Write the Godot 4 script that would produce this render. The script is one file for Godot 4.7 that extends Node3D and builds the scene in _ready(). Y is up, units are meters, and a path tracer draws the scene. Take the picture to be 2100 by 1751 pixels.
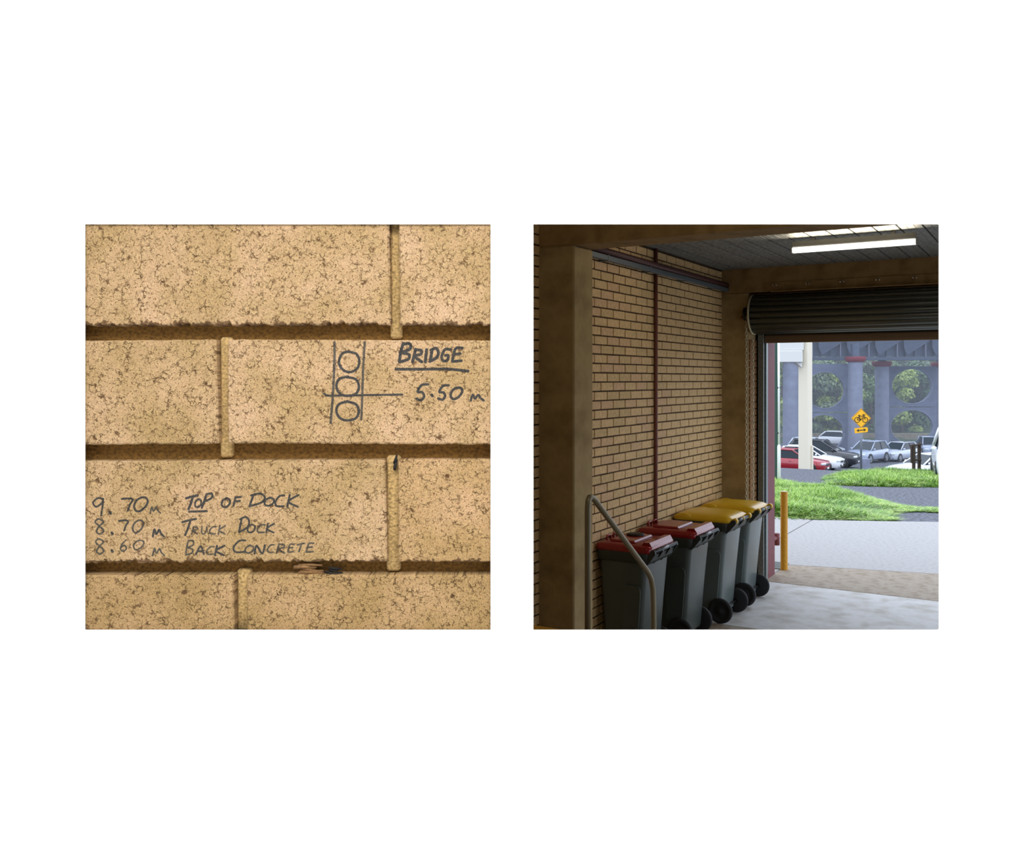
extends Node3D
# A white room whose front wall has two square openings: the left one leaves the brickwork of the wall bare,
# the right one looks down over a loading bay, its roller door and the car park beyond.
# The axes follow the bay: x runs along the door wall, -z runs along the brick wall towards the door. The bay floor is y = 0.

const TURN := 0.544757            # the room and the camera are turned to the bay by this angle
const EYE := Vector3(0, 2.6, 0)
const FOCAL := 1860.0             # focal length in picture pixels
const HORIZON := 777.0
const NEAR_WALL := 1.2            # distance of the white wall
var M := {}
var taken := {}
var rng := RandomNumberGenerator.new()
var room := Transform3D(Basis(Vector3.UP, TURN), EYE)

# ------------------------------------------------------------------ naming
func numbered(called: String) -> String:
	var n: int = taken.get(called, 0)
	taken[called] = n + 1
	return called if n == 0 else "%s_%03d" % [called, n]

func tag(o: Node, label: String, category: String, group := "") -> Node:
	o.set_meta("label", label)
	o.set_meta("category", category)
	if group:
		o.set_meta("group", group)
	return o

func thing(called: String, label: String, category: String, where := Vector3.ZERO, turn := 0.0, group := "") -> Node3D:
	var o := Node3D.new()
	o.name = numbered(called)
	add_child(o)
	o.position = where
	o.rotation.y = turn
	tag(o, label, category, group)
	return o

func part(called: String, st: SurfaceTool, m: Material, parent: Node = self) -> MeshInstance3D:
	st.generate_normals()
	return put(called, st.commit(), m, parent)

func put(called: String, mesh: Mesh, m: Material, parent: Node = self) -> MeshInstance3D:
	var o := MeshInstance3D.new()
	o.name = numbered(called) if parent == self else called
	o.mesh = mesh
	o.material_override = m
	parent.add_child(o, true)
	return o

func setting(called: String, st: SurfaceTool, m: Material) -> MeshInstance3D:
	var o := part(called, st, m)
	o.set_meta("kind", "structure")
	return o

func setting_node(called: String, where := Vector3.ZERO, turn := 0.0) -> Node3D:
	var o := Node3D.new()
	o.name = numbered(called)
	add_child(o)
	o.position = where
	o.rotation.y = turn
	o.set_meta("kind", "structure")
	return o

func copy_of(o: Node3D, label: String) -> Node3D:
	var n := o.duplicate()
	n.name = numbered(str(o.name).rstrip("0123456789").rstrip("_"))
	add_child(n)
	n.set_meta("label", label)
	return n

# a point of the outdoors: picture column, picture row, distance in metres
func at(u: float, v: float, depth: float) -> Vector3:
	return room * Vector3((u - 1050.0) / FOCAL * depth, (HORIZON - v) / FOCAL * depth, -depth)

# ------------------------------------------------------------------ shapes
func mb(smooth := false) -> SurfaceTool:
	var st := SurfaceTool.new()
	st.begin(Mesh.PRIMITIVE_TRIANGLES)
	st.set_smooth_group(0 if smooth else -1)
	return st

func tri_out(st: SurfaceTool, a: Vector3, b: Vector3, c: Vector3, inner: Vector3) -> void:
	var n := (b - a).cross(c - a)
	if n.dot((a + b + c) / 3.0 - inner) > 0.0:
		var t := b; b = c; c = t
	st.add_vertex(a); st.add_vertex(b); st.add_vertex(c)

func quad_out(st: SurfaceTool, a: Vector3, b: Vector3, c: Vector3, d: Vector3, inner: Vector3) -> void:
	tri_out(st, a, b, c, inner)
	tri_out(st, a, c, d, inner)

# a box with chamfered edges
func box(st: SurfaceTool, c: Vector3, size: Vector3, bevel := 0.004, basis := Basis()) -> void:
	var h := size / 2.0
	var b := minf(bevel, minf(h.x, minf(h.y, h.z)) * 0.8)
	var p := {}
	for sx in [-1, 1]:
		for sy in [-1, 1]:
			for sz in [-1, 1]:
				p[[sx, sy, sz, 0]] = c + basis * Vector3(sx * h.x, sy * (h.y - b), sz * (h.z - b))
				p[[sx, sy, sz, 1]] = c + basis * Vector3(sx * (h.x - b), sy * h.y, sz * (h.z - b))
				p[[sx, sy, sz, 2]] = c + basis * Vector3(sx * (h.x - b), sy * (h.y - b), sz * h.z)
	for s in [-1, 1]:
		quad_out(st, p[[s, -1, -1, 0]], p[[s, 1, -1, 0]], p[[s, 1, 1, 0]], p[[s, -1, 1, 0]], c)
		quad_out(st, p[[-1, s, -1, 1]], p[[1, s, -1, 1]], p[[1, s, 1, 1]], p[[-1, s, 1, 1]], c)
		quad_out(st, p[[-1, -1, s, 2]], p[[1, -1, s, 2]], p[[1, 1, s, 2]], p[[-1, 1, s, 2]], c)
		for t in [-1, 1]:
			quad_out(st, p[[s, t, -1, 0]], p[[s, t, -1, 1]], p[[s, t, 1, 1]], p[[s, t, 1, 0]], c)
			quad_out(st, p[[s, -1, t, 0]], p[[s, -1, t, 2]], p[[s, 1, t, 2]], p[[s, 1, t, 0]], c)
			quad_out(st, p[[-1, s, t, 1]], p[[-1, s, t, 2]], p[[1, s, t, 2]], p[[1, s, t, 1]], c)
			for r in [-1, 1]:
				tri_out(st, p[[s, t, r, 0]], p[[s, t, r, 1]], p[[s, t, r, 2]], c)

func slab(st: SurfaceTool, lo: Vector3, hi: Vector3, bevel := 0.004) -> void:
	box(st, (lo + hi) / 2.0, (hi - lo).abs(), bevel)

# a round tube along a path, with rounded ends closed flat
func tube(st: SurfaceTool, path: Array, radius: float, n := 10, radius_end := -1.0) -> void:
	var rings := []
	var side := Vector3.ZERO
	for i in path.size():
		var d: Vector3 = (path[mini(i + 1, path.size() - 1)] - path[maxi(i - 1, 0)]).normalized()
		if side == Vector3.ZERO:
			side = d.cross(Vector3(0.31, 0.93, 0.17)).normalized()
		side = (side - d * side.dot(d)).normalized()
		var up := d.cross(side)
		var r := radius if radius_end < 0.0 else lerpf(radius, radius_end, float(i) / (path.size() - 1))
		var ring := []
		for k in n:
			var a := TAU * k / n
			ring.append(path[i] + (side * cos(a) + up * sin(a)) * r)
		rings.append(ring)
	for i in path.size() - 1:
		for k in n:
			quad_out(st, rings[i][k], rings[i][(k + 1) % n], rings[i + 1][(k + 1) % n], rings[i + 1][k], (path[i] + path[i + 1]) / 2.0)
	for e in [0, path.size() - 1]:
		var beyond: Vector3 = path[1] if e == 0 else path[path.size() - 2]
		for k in n:
			tri_out(st, path[e], rings[e][k], rings[e][(k + 1) % n], beyond)

# a surface of revolution about an axis: profile of (along, radius)
func lathe(st: SurfaceTool, origin: Vector3, axis: Vector3, profile: Array, n := 24, from := 0.0, to := TAU) -> void:
	var d := axis.normalized()
	var e1 := d.cross(Vector3.UP if absf(d.y) < 0.9 else Vector3.RIGHT).normalized()
	var e2 := d.cross(e1)
	for k in n:
		var a0 := lerpf(from, to, float(k) / n)
		var a1 := lerpf(from, to, float(k + 1) / n)
		var w0 := e1 * cos(a0) + e2 * sin(a0)
		var w1 := e1 * cos(a1) + e2 * sin(a1)
		for i in profile.size() - 1:
			var p: Vector2 = profile[i]
			var q: Vector2 = profile[i + 1]
			var A := origin + d * p.x + w0 * p.y
			var B := origin + d * q.x + w0 * q.y
			var C := origin + d * q.x + w1 * q.y
			var D := origin + d * p.x + w1 * p.y
			if p.y > 1e-6:
				st.add_vertex(A); st.add_vertex(C); st.add_vertex(D)
			if q.y > 1e-6:
				st.add_vertex(A); st.add_vertex(B); st.add_vertex(C)

# a flat outline (counter-clockwise in x, y) given thickness along z, then placed by a transform
func plate(st: SurfaceTool, outline: PackedVector2Array, z0: float, z1: float, place := Transform3D()) -> void:
	var idx := Geometry2D.triangulate_polygon(outline)
	var inside := place * Vector3(0, 0, (z0 + z1) / 2.0)
	for s in 2:
		var z := z0 if s == 0 else z1
		var ref := place * Vector3(0, 0, z1 if s == 0 else z0)
		for i in range(0, idx.size(), 3):
			var p: Array = []
			for k in 3:
				p.append(place * Vector3(outline[idx[i + k]].x, outline[idx[i + k]].y, z))
			var away: Vector3 = (p[0] + p[1] + p[2]) / 3.0 + (ref - place * Vector3(0, 0, z))
			tri_out(st, p[0], p[1], p[2], away)
	var n := outline.size()
	var ccw := not Geometry2D.is_polygon_clockwise(outline)
	for i in n:
		var a := outline[i]
		var b := outline[(i + 1) % n]
		var out_dir := Vector2(b.y - a.y, a.x - b.x) * (1.0 if ccw else -1.0)
		var mid := (a + b) / 2.0 - out_dir
		quad_out(st, place * Vector3(a.x, a.y, z0), place * Vector3(b.x, b.y, z0), place * Vector3(b.x, b.y, z1), place * Vector3(a.x, a.y, z1), place * Vector3(mid.x, mid.y, (z0 + z1) / 2.0))

func ellipse(cx: float, cy: float, rx: float, ry: float, n := 32) -> PackedVector2Array:
	var p := PackedVector2Array()
	for k in n:
		p.append(Vector2(cx + rx * cos(TAU * k / n), cy + ry * sin(TAU * k / n)))
	return p

# a rectangular plate with one elliptic hole, centred on the hole
func holed(st: SurfaceTool, lo: Vector2, hi: Vector2, r: Vector2, z0: float, z1: float, place: Transform3D, n := 48) -> void:
	var inner := []
	var outer := []
	for k in n:
		var a := TAU * (k + 0.5) / n
		var d := Vector2(cos(a), sin(a))
		inner.append(Vector2(d.x * r.x, d.y * r.y))
		var t := 1e9
		if d.x > 1e-6: t = minf(t, hi.x / d.x)
		if d.x < -1e-6: t = minf(t, lo.x / d.x)
		if d.y > 1e-6: t = minf(t, hi.y / d.y)
		if d.y < -1e-6: t = minf(t, lo.y / d.y)
		outer.append(d * t)
	for c in [Vector2(hi.x, hi.y), Vector2(lo.x, hi.y), Vector2(lo.x, lo.y), Vector2(hi.x, lo.y)]:
		var best := 0
		for k in n:
			if outer[k].distance_to(c) < outer[best].distance_to(c): best = k
		outer[best] = c
	for k in n:
		var j := (k + 1) % n
		for z in [z0, z1]:
			var far: float = z0 + z1 - z
			var a := place * Vector3(inner[k].x, inner[k].y, z)
			var b := place * Vector3(outer[k].x, outer[k].y, z)
			var c := place * Vector3(outer[j].x, outer[j].y, z)
			var d := place * Vector3(inner[j].x, inner[j].y, z)
			quad_out(st, a, b, c, d, (a + c) / 2.0 + place.basis * Vector3(0, 0, far - z))
		var m: Vector2 = (inner[k] + inner[j]) * 0.55
		quad_out(st, place * Vector3(inner[k].x, inner[k].y, z0), place * Vector3(inner[j].x, inner[j].y, z0), place * Vector3(inner[j].x, inner[j].y, z1), place * Vector3(inner[k].x, inner[k].y, z1), place * Vector3(m.x, m.y, (z0 + z1) / 2.0))
		m = (outer[k] + outer[j]) * 0.45
		quad_out(st, place * Vector3(outer[k].x, outer[k].y, z0), place * Vector3(outer[j].x, outer[j].y, z0), place * Vector3(outer[j].x, outer[j].y, z1), place * Vector3(outer[k].x, outer[k].y, z1), place * Vector3(m.x, m.y, (z0 + z1) / 2.0))

# a lofted shell through rings of equal size, closed at both ends
func loft(st: SurfaceTool, rings: Array, caps := true) -> void:
	var n: int = rings[0].size()
	var mids := []
	for r in rings:
		var m := Vector3.ZERO
		for p in r: m += p
		mids.append(m / n)
	for i in rings.size() - 1:
		for k in n:
			quad_out(st, rings[i][k], rings[i][(k + 1) % n], rings[i + 1][(k + 1) % n], rings[i + 1][k], (mids[i] + mids[i + 1]) / 2.0)
	if caps:
		for e in [0, rings.size() - 1]:
			var far: Vector3 = mids[rings.size() - 1 - e]
			for k in n:
				tri_out(st, mids[e], rings[e][k], rings[e][(k + 1) % n], far)

# a rounded rectangle ring in the xz plane
func ring_xz(x0: float, x1: float, hz: float, y: float, r: float, seg := 4) -> Array:
	var out := []
	for q in [[x1 - r, hz - r, 0.0], [x0 + r, hz - r, 0.25], [x0 + r, -hz + r, 0.5], [x1 - r, -hz + r, 0.75]]:
		for k in seg + 1:
			var a: float = TAU * (q[2] + 0.25 * k / seg)
			out.append(Vector3(q[0] + cos(a) * r, y, q[1] + sin(a) * r))
	return out

# ------------------------------------------------------------------ materials
func noise_tex(freq: float, colors: Array, seed_: int, kind := FastNoiseLite.TYPE_SIMPLEX_SMOOTH, octaves := 4, size := 512) -> NoiseTexture2D:
	var f := FastNoiseLite.new()
	f.seed = seed_
	f.noise_type = kind
	f.frequency = freq
	f.fractal_octaves = octaves
	var t := NoiseTexture2D.new()
	t.width = size
	t.height = size
	t.seamless = true
	t.noise = f
	var g := Gradient.new()
	g.offsets = PackedFloat32Array()
	g.colors = PackedColorArray()
	for i in colors.size():
		g.add_point(float(i) / (colors.size() - 1), colors[i])
	t.color_ramp = g
	return t

func grey(v: float) -> Color:
	return Color(v, v, v)

func mat(called: String, c: Color, rough := 0.85, metal := 0.0, tex: Texture2D = null, scale := 1.0, bump: Texture2D = null, depth := 0.1) -> StandardMaterial3D:
	var m := StandardMaterial3D.new()
	m.resource_name = called
	m.albedo_color = c
	m.roughness = rough
	m.metallic = metal
	if tex:
		m.albedo_texture = tex
	if bump:
		m.heightmap_enabled = true
		m.heightmap_texture = bump
		m.heightmap_scale = depth
	if tex or bump:
		m.uv1_triplanar = true
		m.uv1_world_triplanar = true
		m.uv1_scale = Vector3.ONE * scale
	M[called] = m
	return m

func make_materials() -> void:
	var mottle := noise_tex(0.012, [grey(0.62), grey(0.9), grey(1.0)], 3, FastNoiseLite.TYPE_SIMPLEX_SMOOTH, 5)
	var stains := noise_tex(0.006, [Color(0.82, 0.80, 0.76), Color(0.93, 0.92, 0.9), Color(1, 1, 1), Color(0.94, 0.93, 0.92)], 8, FastNoiseLite.TYPE_SIMPLEX_SMOOTH, 6)
	var speck := noise_tex(0.22, [grey(0.35), grey(0.8), grey(1.0), grey(1.0)], 5, FastNoiseLite.TYPE_SIMPLEX, 3)
	var soft := noise_tex(0.02, [grey(0.85), grey(1.0)], 6)
	var grit := noise_tex(0.3, [grey(0.0), grey(1.0)], 11, FastNoiseLite.TYPE_SIMPLEX, 3)
	mat("white_paint", Color8(250, 250, 250), 0.9)
	mat("screed", Color8(150, 146, 138), 0.9, 0.0, mottle, 0.6)
	mat("mortar", Color8(140, 102, 46), 0.95, 0.0, speck, 1.6, grit, 0.12)
	mat("perpend", Color8(212, 178, 118), 0.95, 0.0, noise_tex(0.3, [grey(0.2), grey(0.75), grey(1.0), grey(1.0)], 15, FastNoiseLite.TYPE_SIMPLEX, 3), 1.5, grit, 0.14)
	mat("bark", Color8(150, 112, 70), 0.9, 0.0, mottle, 24.0)
	mat("black_debris", Color8(28, 26, 25), 0.8)
	# the bay
	for i in 4:
		mat("bay_brick_%d" % i, [Color8(232, 196, 138), Color8(222, 188, 130), Color8(236, 198, 140), Color8(228, 188, 138)][i], 0.8, 0.0, soft, 2.0, grit, 0.03)
	mat("bay_mortar", Color8(78, 58, 30), 0.95, 0.0, mottle, 3.0)
	mat("return_brick", Color8(152, 108, 60), 0.85, 0.0, mottle, 3.0)
	mat("column_concrete", Color8(170, 146, 100), 0.92, 0.0, stains, 0.9, grit, 0.05)
	mat("beam_concrete", Color8(160, 130, 82), 0.92, 0.0, stains, 1.1, grit, 0.08)
	mat("decking", Color8(140, 142, 138), 0.6, 0.1, noise_tex(0.02, [grey(0.55), grey(0.9), grey(1.0)], 21, FastNoiseLite.TYPE_SIMPLEX_SMOOTH, 5), 1.4)
	mat("floor_concrete", Color8(204, 204, 202), 0.62, 0.0, stains, 0.8, grit, 0.02)
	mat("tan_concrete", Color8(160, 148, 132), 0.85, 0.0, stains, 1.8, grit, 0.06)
	mat("apron_concrete", Color8(150, 148, 146), 0.55, 0.0, noise_tex(0.03, [grey(0.86), grey(1.0), grey(1.0)], 44, FastNoiseLite.TYPE_SIMPLEX_SMOOTH, 6), 0.8)
	mat("joint", Color8(62, 54, 46), 0.95)
	mat("yellow_paint", Color8(222, 160, 22), 0.5, 0.0, soft, 3.0)
	mat("maroon_paint", Color8(124, 58, 66), 0.6, 0.0, soft, 1.4)
	mat("pipe_maroon", Color8(124, 74, 62), 0.55)
	mat("pipe_dark", Color8(80, 44, 40), 0.6)
	mat("galvanised", Color8(146, 154, 152), 0.42, 0.75, soft, 3.0)
	mat("tray_grey", Color8(96, 104, 108), 0.55, 0.2)
	mat("slat_steel", Color8(92, 96, 92), 0.3, 0.6)
	mat("rail_bar", Color8(120, 96, 70), 0.5, 0.3)
	mat("cream_rim", Color8(196, 188, 156), 0.6)
	mat("dark_steel", Color8(40, 38, 36), 0.5, 0.5)
	mat("handrail", Color8(150, 140, 112), 0.4, 0.2)
	mat("bolt", Color8(206, 200, 186), 0.35, 0.6)
	mat("housing", Color8(150, 148, 142), 0.5)
	var glow := mat("diffuser", Color8(250, 250, 246), 0.5)
	glow.emission_enabled = true
	glow.emission = Color8(255, 250, 238)
	glow.emission_energy_multiplier = 2.2
	var panel := mat("added_light_panel", Color8(250, 250, 250), 0.5)  # glowing face of the added, unseen room lamp
	panel.emission_enabled = true
	panel.emission = Color8(255, 252, 246)
	panel.emission_energy_multiplier = 1.5
	mat("bin_green", Color8(70, 78, 74), 0.32)
	mat("bin_rim", Color8(46, 52, 48), 0.45)
	mat("bin_grey", Color8(100, 110, 108), 0.3)
	mat("lid_red", Color8(142, 26, 28), 0.24)
	mat("lid_yellow", Color8(230, 184, 30), 0.28)
	mat("handle_bar", Color8(60, 66, 68), 0.25)
	mat("tyre", Color8(28, 28, 30), 0.75)
	mat("chain", Color8(206, 196, 170), 0.45, 0.2)
	# outdoors
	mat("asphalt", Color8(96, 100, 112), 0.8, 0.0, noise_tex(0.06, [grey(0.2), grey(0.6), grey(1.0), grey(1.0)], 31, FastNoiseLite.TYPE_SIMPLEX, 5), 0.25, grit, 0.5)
	mat("soil", Color8(104, 132, 58), 0.95, 0.0, mottle, 0.8)
	for i in 4:
		var b := mat("grass_%d" % i, [Color8(136, 178, 66), Color8(168, 202, 92), Color8(106, 152, 58), Color8(200, 208, 150)][i], 0.6)
		b.backlight_enabled = true
		b.backlight = Color8(70, 100, 30)
		b.vertex_color_use_as_albedo = true
		b.cull_mode = BaseMaterial3D.CULL_DISABLED
	for i in 4:
		var b := mat("leaf_%d" % i, [Color8(112, 142, 80), Color8(168, 188, 92), Color8(98, 128, 88), Color8(140, 160, 122)][i], 0.6)
		b.backlight_enabled = true
		b.backlight = Color8(60, 84, 24)
		b.vertex_color_use_as_albedo = true
		b.cull_mode = BaseMaterial3D.CULL_DISABLED
	mat("trunk", Color8(92, 78, 62), 0.9, 0.0, mottle, 2.0)
	mat("hill", Color8(58, 78, 48), 0.95, 0.0, mottle, 0.2)
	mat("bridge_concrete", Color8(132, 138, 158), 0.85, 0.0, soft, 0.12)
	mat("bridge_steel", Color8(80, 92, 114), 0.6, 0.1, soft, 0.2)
	mat("screen_concrete", Color8(112, 120, 142), 0.85, 0.0, soft, 0.12)
	mat("collar_red", Color8(122, 34, 46), 0.7)
	mat("cream_post", Color8(214, 206, 186), 0.7)
	mat("cream_beam", Color8(204, 204, 200), 0.7)
	mat("white_pipe", Color8(228, 230, 228), 0.5)
	mat("dark_green", Color8(40, 70, 58), 0.7)
	mat("retaining_wall", Color8(150, 138, 116), 0.9, 0.0, mottle, 0.3)
	mat("sign_yellow", Color8(240, 176, 16), 0.5)
	mat("sign_black", Color8(22, 22, 22), 0.6)
	mat("sign_pole", Color8(124, 130, 138), 0.5, 0.5)
	mat("timber", Color8(74, 60, 52), 0.9, 0.0, mottle, 4.0)
	mat("glass_dark", Color8(34, 44, 50), 0.08).metallic_specular = 0.32
	mat("car_trim", Color8(26, 27, 30), 0.6)
	mat("car_rim", Color8(168, 172, 178), 0.35, 0.7)
	mat("head_lamp", Color8(214, 220, 226), 0.12)
	mat("chrome", Color8(214, 216, 220), 0.2, 0.8)
	mat("plate_white", Color8(230, 230, 226), 0.6)
	for c in [["red", Color8(150, 22, 36)], ["white", Color8(232, 234, 238)], ["black", Color8(22, 26, 34)], ["silver", Color8(178, 186, 200)], ["blue_grey", Color8(150, 162, 184)], ["dark_blue", Color8(30, 38, 52)]]:
		var p := mat("paint_" + c[0], c[1], 0.3)
		p.clearcoat_enabled = true
		p.clearcoat = 0.8
		p.clearcoat_roughness = 0.08

# ------------------------------------------------------------------ the white room and its bare brickwork
# picture column and row on the white wall -> metres in the room's own frame
func on_wall(u: float, v: float, depth := NEAR_WALL) -> Vector2:
	return Vector2((u - 1050.0) / FOCAL * depth, (HORIZON - v) / FOCAL * depth)

func in_room(o: Node3D) -> void:
	o.transform = room

const STROKES := {
	"0": [[[0.55, 0], [0.2, 0.2], [0, 0.6], [0.12, 0.95], [0.4, 1], [0.8, 0.7], [1, 0.3], [0.85, 0.02], [0.5, 0]]],
	"5": [[[1, 0], [0.45, 0.05], [0.1, 0.45], [0.5, 0.5], [0.65, 0.75], [0.4, 0.98], [0, 0.9]]],
	"6": [[[0.8, 0], [0.3, 0.35], [0.05, 0.8], [0.4, 1], [0.8, 0.8], [0.6, 0.5], [0.15, 0.65]]],
	"7": [[[0, 0.05], [0.5, 0], [1, 0.08], [0.75, 0.5], [0.55, 1]]],
	"8": [[[0.8, 0.15], [0.4, 0], [0.1, 0.2], [0.5, 0.5], [0.85, 0.78], [0.5, 1], [0.2, 0.82], [0.45, 0.5], [0.85, 0.2]]],
	"9": [[[0.95, 0.1], [0.5, 0], [0.05, 0.25], [0.3, 0.5], [0.8, 0.3], [0.95, 0.05], [0.85, 0.6], [0.75, 1]]],
	".": [[[0.4, 0.3], [0.6, 0.6]]],
	"m": [[[0.05, 1], [0.2, 0.1], [0.35, 0.7], [0.6, 0.15], [0.75, 0.6], [1, 1]]],
	"B": [[[0.3, 0], [0.1, 0.5], [0, 1]], [[0.3, 0.05], [0.8, 0.02], [0.85, 0.3], [0.25, 0.5], [0.75, 0.6], [0.7, 0.85], [0.05, 1]]],
	"R": [[[0.3, 0], [0, 1]], [[0.3, 0.05], [0.85, 0.1], [0.8, 0.4], [0.2, 0.55], [0.9, 1]]],
	"I": [[[0.7, 0], [0.3, 1]]],
	"D": [[[0.3, 0.1], [0.05, 1]], [[0.15, 0.15], [0.7, 0], [1, 0.3], [0.8, 0.7], [0.05, 1]]],
	"G": [[[1, 0.1], [0.4, 0.1], [0.05, 0.6], [0.2, 0.95], [0.65, 0.9], [0.75, 0.55], [0.45, 0.55]]],
	"E": [[[1, 0.05], [0.35, 0.1], [0.05, 0.9], [0.15, 1], [0.9, 0.95]], [[0.2, 0.5], [0.8, 0.45]]],
	"T": [[[0, 0.2], [0.5, 0.08], [1, 0]], [[0.6, 0.08], [0.4, 0.6], [0.2, 1]]],
	"O": [[[0.6, 0], [0.1, 0.3], [0, 0.8], [0.4, 1], [0.9, 0.7], [0.95, 0.2], [0.5, 0.02]]],
	"P": [[[0.45, 0.05], [0.2, 0.6], [0, 1]], [[0.45, 0.05], [0.95, 0], [0.95, 0.3], [0.3, 0.55]]],
	"F": [[[0.3, 0.05], [0.05, 1]], [[0.3, 0.05], [1, 0]], [[0.2, 0.5], [0.85, 0.45]]],
	"C": [[[1, 0], [0.5, 0.05], [0.05, 0.55], [0.2, 0.95], [0.9, 0.95]]],
	"K": [[[0.25, 0], [0.05, 1]], [[1, 0], [0.15, 0.55], [0.95, 1]]],
	"U": [[[0.1, 0], [0.05, 0.8], [0.4, 1], [0.8, 0.7], [0.95, 0]]],
	"A": [[[0, 1], [0.55, 0], [0.95, 1]], [[0.2, 0.65], [0.85, 0.6]]],
	"N": [[[0, 1], [0.2, 0.05], [0.75, 1], [1, 0]]],
}
# letter, left, top, right, bottom (picture pixels), width of the marker line, how strong the ink still is
const WRITING := [
	["B", 819, 704, 845, 742, 6.3, 1.00], ["R", 846, 716, 867, 742, 6.3, 1.00], ["I", 870, 717, 877, 742, 6.3, 1.00], ["D", 881, 714, 899, 741, 6.3, 1.00], ["G", 905, 714, 924, 741, 5.9, 1.00], ["E", 927, 712, 948, 741, 5.9, 1.00],
	["5", 854, 788, 878, 821, 5.3, 0.98], [".", 882, 807, 890, 815, 5.5, 1.00], ["5", 899, 790, 920, 820, 5.3, 0.93], ["0", 924, 795, 948, 818, 5.3, 0.98], ["m", 964, 808, 992, 821, 4.9, 0.93],
	["9", 190, 1021, 213, 1057, 3.9, 0.88], [".", 222, 1048, 230, 1056, 5.5, 1.00], ["7", 250, 1022, 272, 1047, 4.1, 0.98], ["0", 275, 1020, 303, 1048, 4.3, 1.00], ["m", 307, 1038, 329, 1052, 3.5, 0.76],
	["T", 382, 1016, 405, 1044, 5.1, 1.00], ["O", 400, 1023, 413, 1040, 4.3, 0.83], ["P", 414, 1012, 435, 1041, 4.5, 0.98], ["O", 455, 1021, 472, 1040, 4.3, 0.88], ["F", 478, 1019, 494, 1037, 4.5, 0.88],
	["D", 510, 1012, 543, 1038, 4.5, 1.00], ["O", 543, 1020, 562, 1037, 4.3, 0.93], ["C", 564, 1016, 583, 1039, 4.1, 1.00], ["K", 588, 1015, 612, 1039, 4.3, 0.98],
	["8", 193, 1064, 216, 1095, 3.9, 0.78], [".", 226, 1090, 234, 1098, 5.5, 1.00], ["7", 244, 1067, 263, 1088, 4.1, 0.83], ["0", 272, 1067, 294, 1092, 3.9, 0.78], ["m", 312, 1084, 336, 1100, 4.5, 0.88],
	["T", 374, 1064, 402, 1097, 4.5, 0.98], ["R", 393, 1080, 406, 1095, 3.3, 0.76], ["U", 413, 1080, 425, 1095, 3.3, 0.76], ["C", 429, 1080, 443, 1095, 3.3, 0.76], ["K", 447, 1078, 462, 1095, 3.5, 0.76],
	["D", 489, 1060, 511, 1091, 4.1, 0.93], ["O", 508, 1075, 523, 1092, 3.9, 0.83], ["C", 527, 1076, 543, 1092, 3.9, 0.78], ["K", 545, 1074, 562, 1092, 3.9, 0.88],
	["8", 194, 1105, 216, 1136, 3.7, 0.76], [".", 226, 1126, 234, 1134, 5.5, 1.00], ["6", 246, 1107, 262, 1130, 3.5, 0.76], ["0", 274, 1108, 295, 1127, 3.5, 0.76], ["m", 312, 1123, 337, 1139, 3.7, 0.76],
	["B", 381, 1108, 399, 1138, 3.7, 0.76], ["A", 402, 1120, 419, 1136, 4.1, 0.88], ["C", 423, 1121, 439, 1137, 3.5, 0.76], ["K", 440, 1119, 460, 1138, 4.3, 0.93],
	["C", 478, 1108, 503, 1133, 4.1, 0.93], ["O", 503, 1118, 520, 1134, 3.9, 0.78], ["N", 522, 1118, 543, 1135, 4.3, 0.88], ["C", 548, 1117, 562, 1133, 3.5, 0.76], ["R", 567, 1115, 585, 1134, 3.9, 0.76], ["E", 590, 1115, 603, 1132, 3.5, 0.76], ["T", 610, 1114, 624, 1131, 3.9, 0.76], ["E", 628, 1113, 643, 1132, 3.9, 0.76],
]
const LINES := [
	[[[812, 757], [870, 757], [920, 757], [960, 761]], 6.0, 1.0], [[[686, 702], [686, 732], [683, 804], [678, 867]], 5.4, 0.75], [[[748, 702], [745, 750], [743, 809], [741, 860]], 5.0, 0.75],
	[[[665, 807], [672, 811], [700, 811], [825, 809]], 4.6, 0.85], [[[388, 1049], [424, 1048]], 4.6, 0.95],
	[[[716, 721], [702, 725], [695, 742], [702, 757], [716, 763], [731, 757], [737, 742], [731, 726], [714, 721]], 5.4, 0.9],
	[[[713, 772], [695, 778], [690, 793], [697, 807], [713, 812], [730, 807], [736, 793], [730, 778], [711, 773]], 5.4, 0.9],
	[[[713, 823], [695, 829], [690, 843], [697, 857], [713, 862], [730, 857], [736, 843], [730, 829], [711, 823]], 5.4, 0.9],
]
const FIELD := Rect2(150, 435, 880, 880)      # the part of the wall that the brick texture covers, in picture pixels
const TEXELS := 1320

func smooth_line(pts: Array) -> Array:
	var out := []
	for i in pts.size() - 1:
		var p0 := Vector2(pts[maxi(i - 1, 0)][0], pts[maxi(i - 1, 0)][1])
		var p1 := Vector2(pts[i][0], pts[i][1])
		var p2 := Vector2(pts[i + 1][0], pts[i + 1][1])
		var p3 := Vector2(pts[mini(i + 2, pts.size() - 1)][0], pts[mini(i + 2, pts.size() - 1)][1])
		for k in 6:
			out.append(p1.cubic_interpolate(p2, p0, p3, k / 6.0))
	out.append(Vector2(pts[-1][0], pts[-1][1]))
	return out

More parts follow.
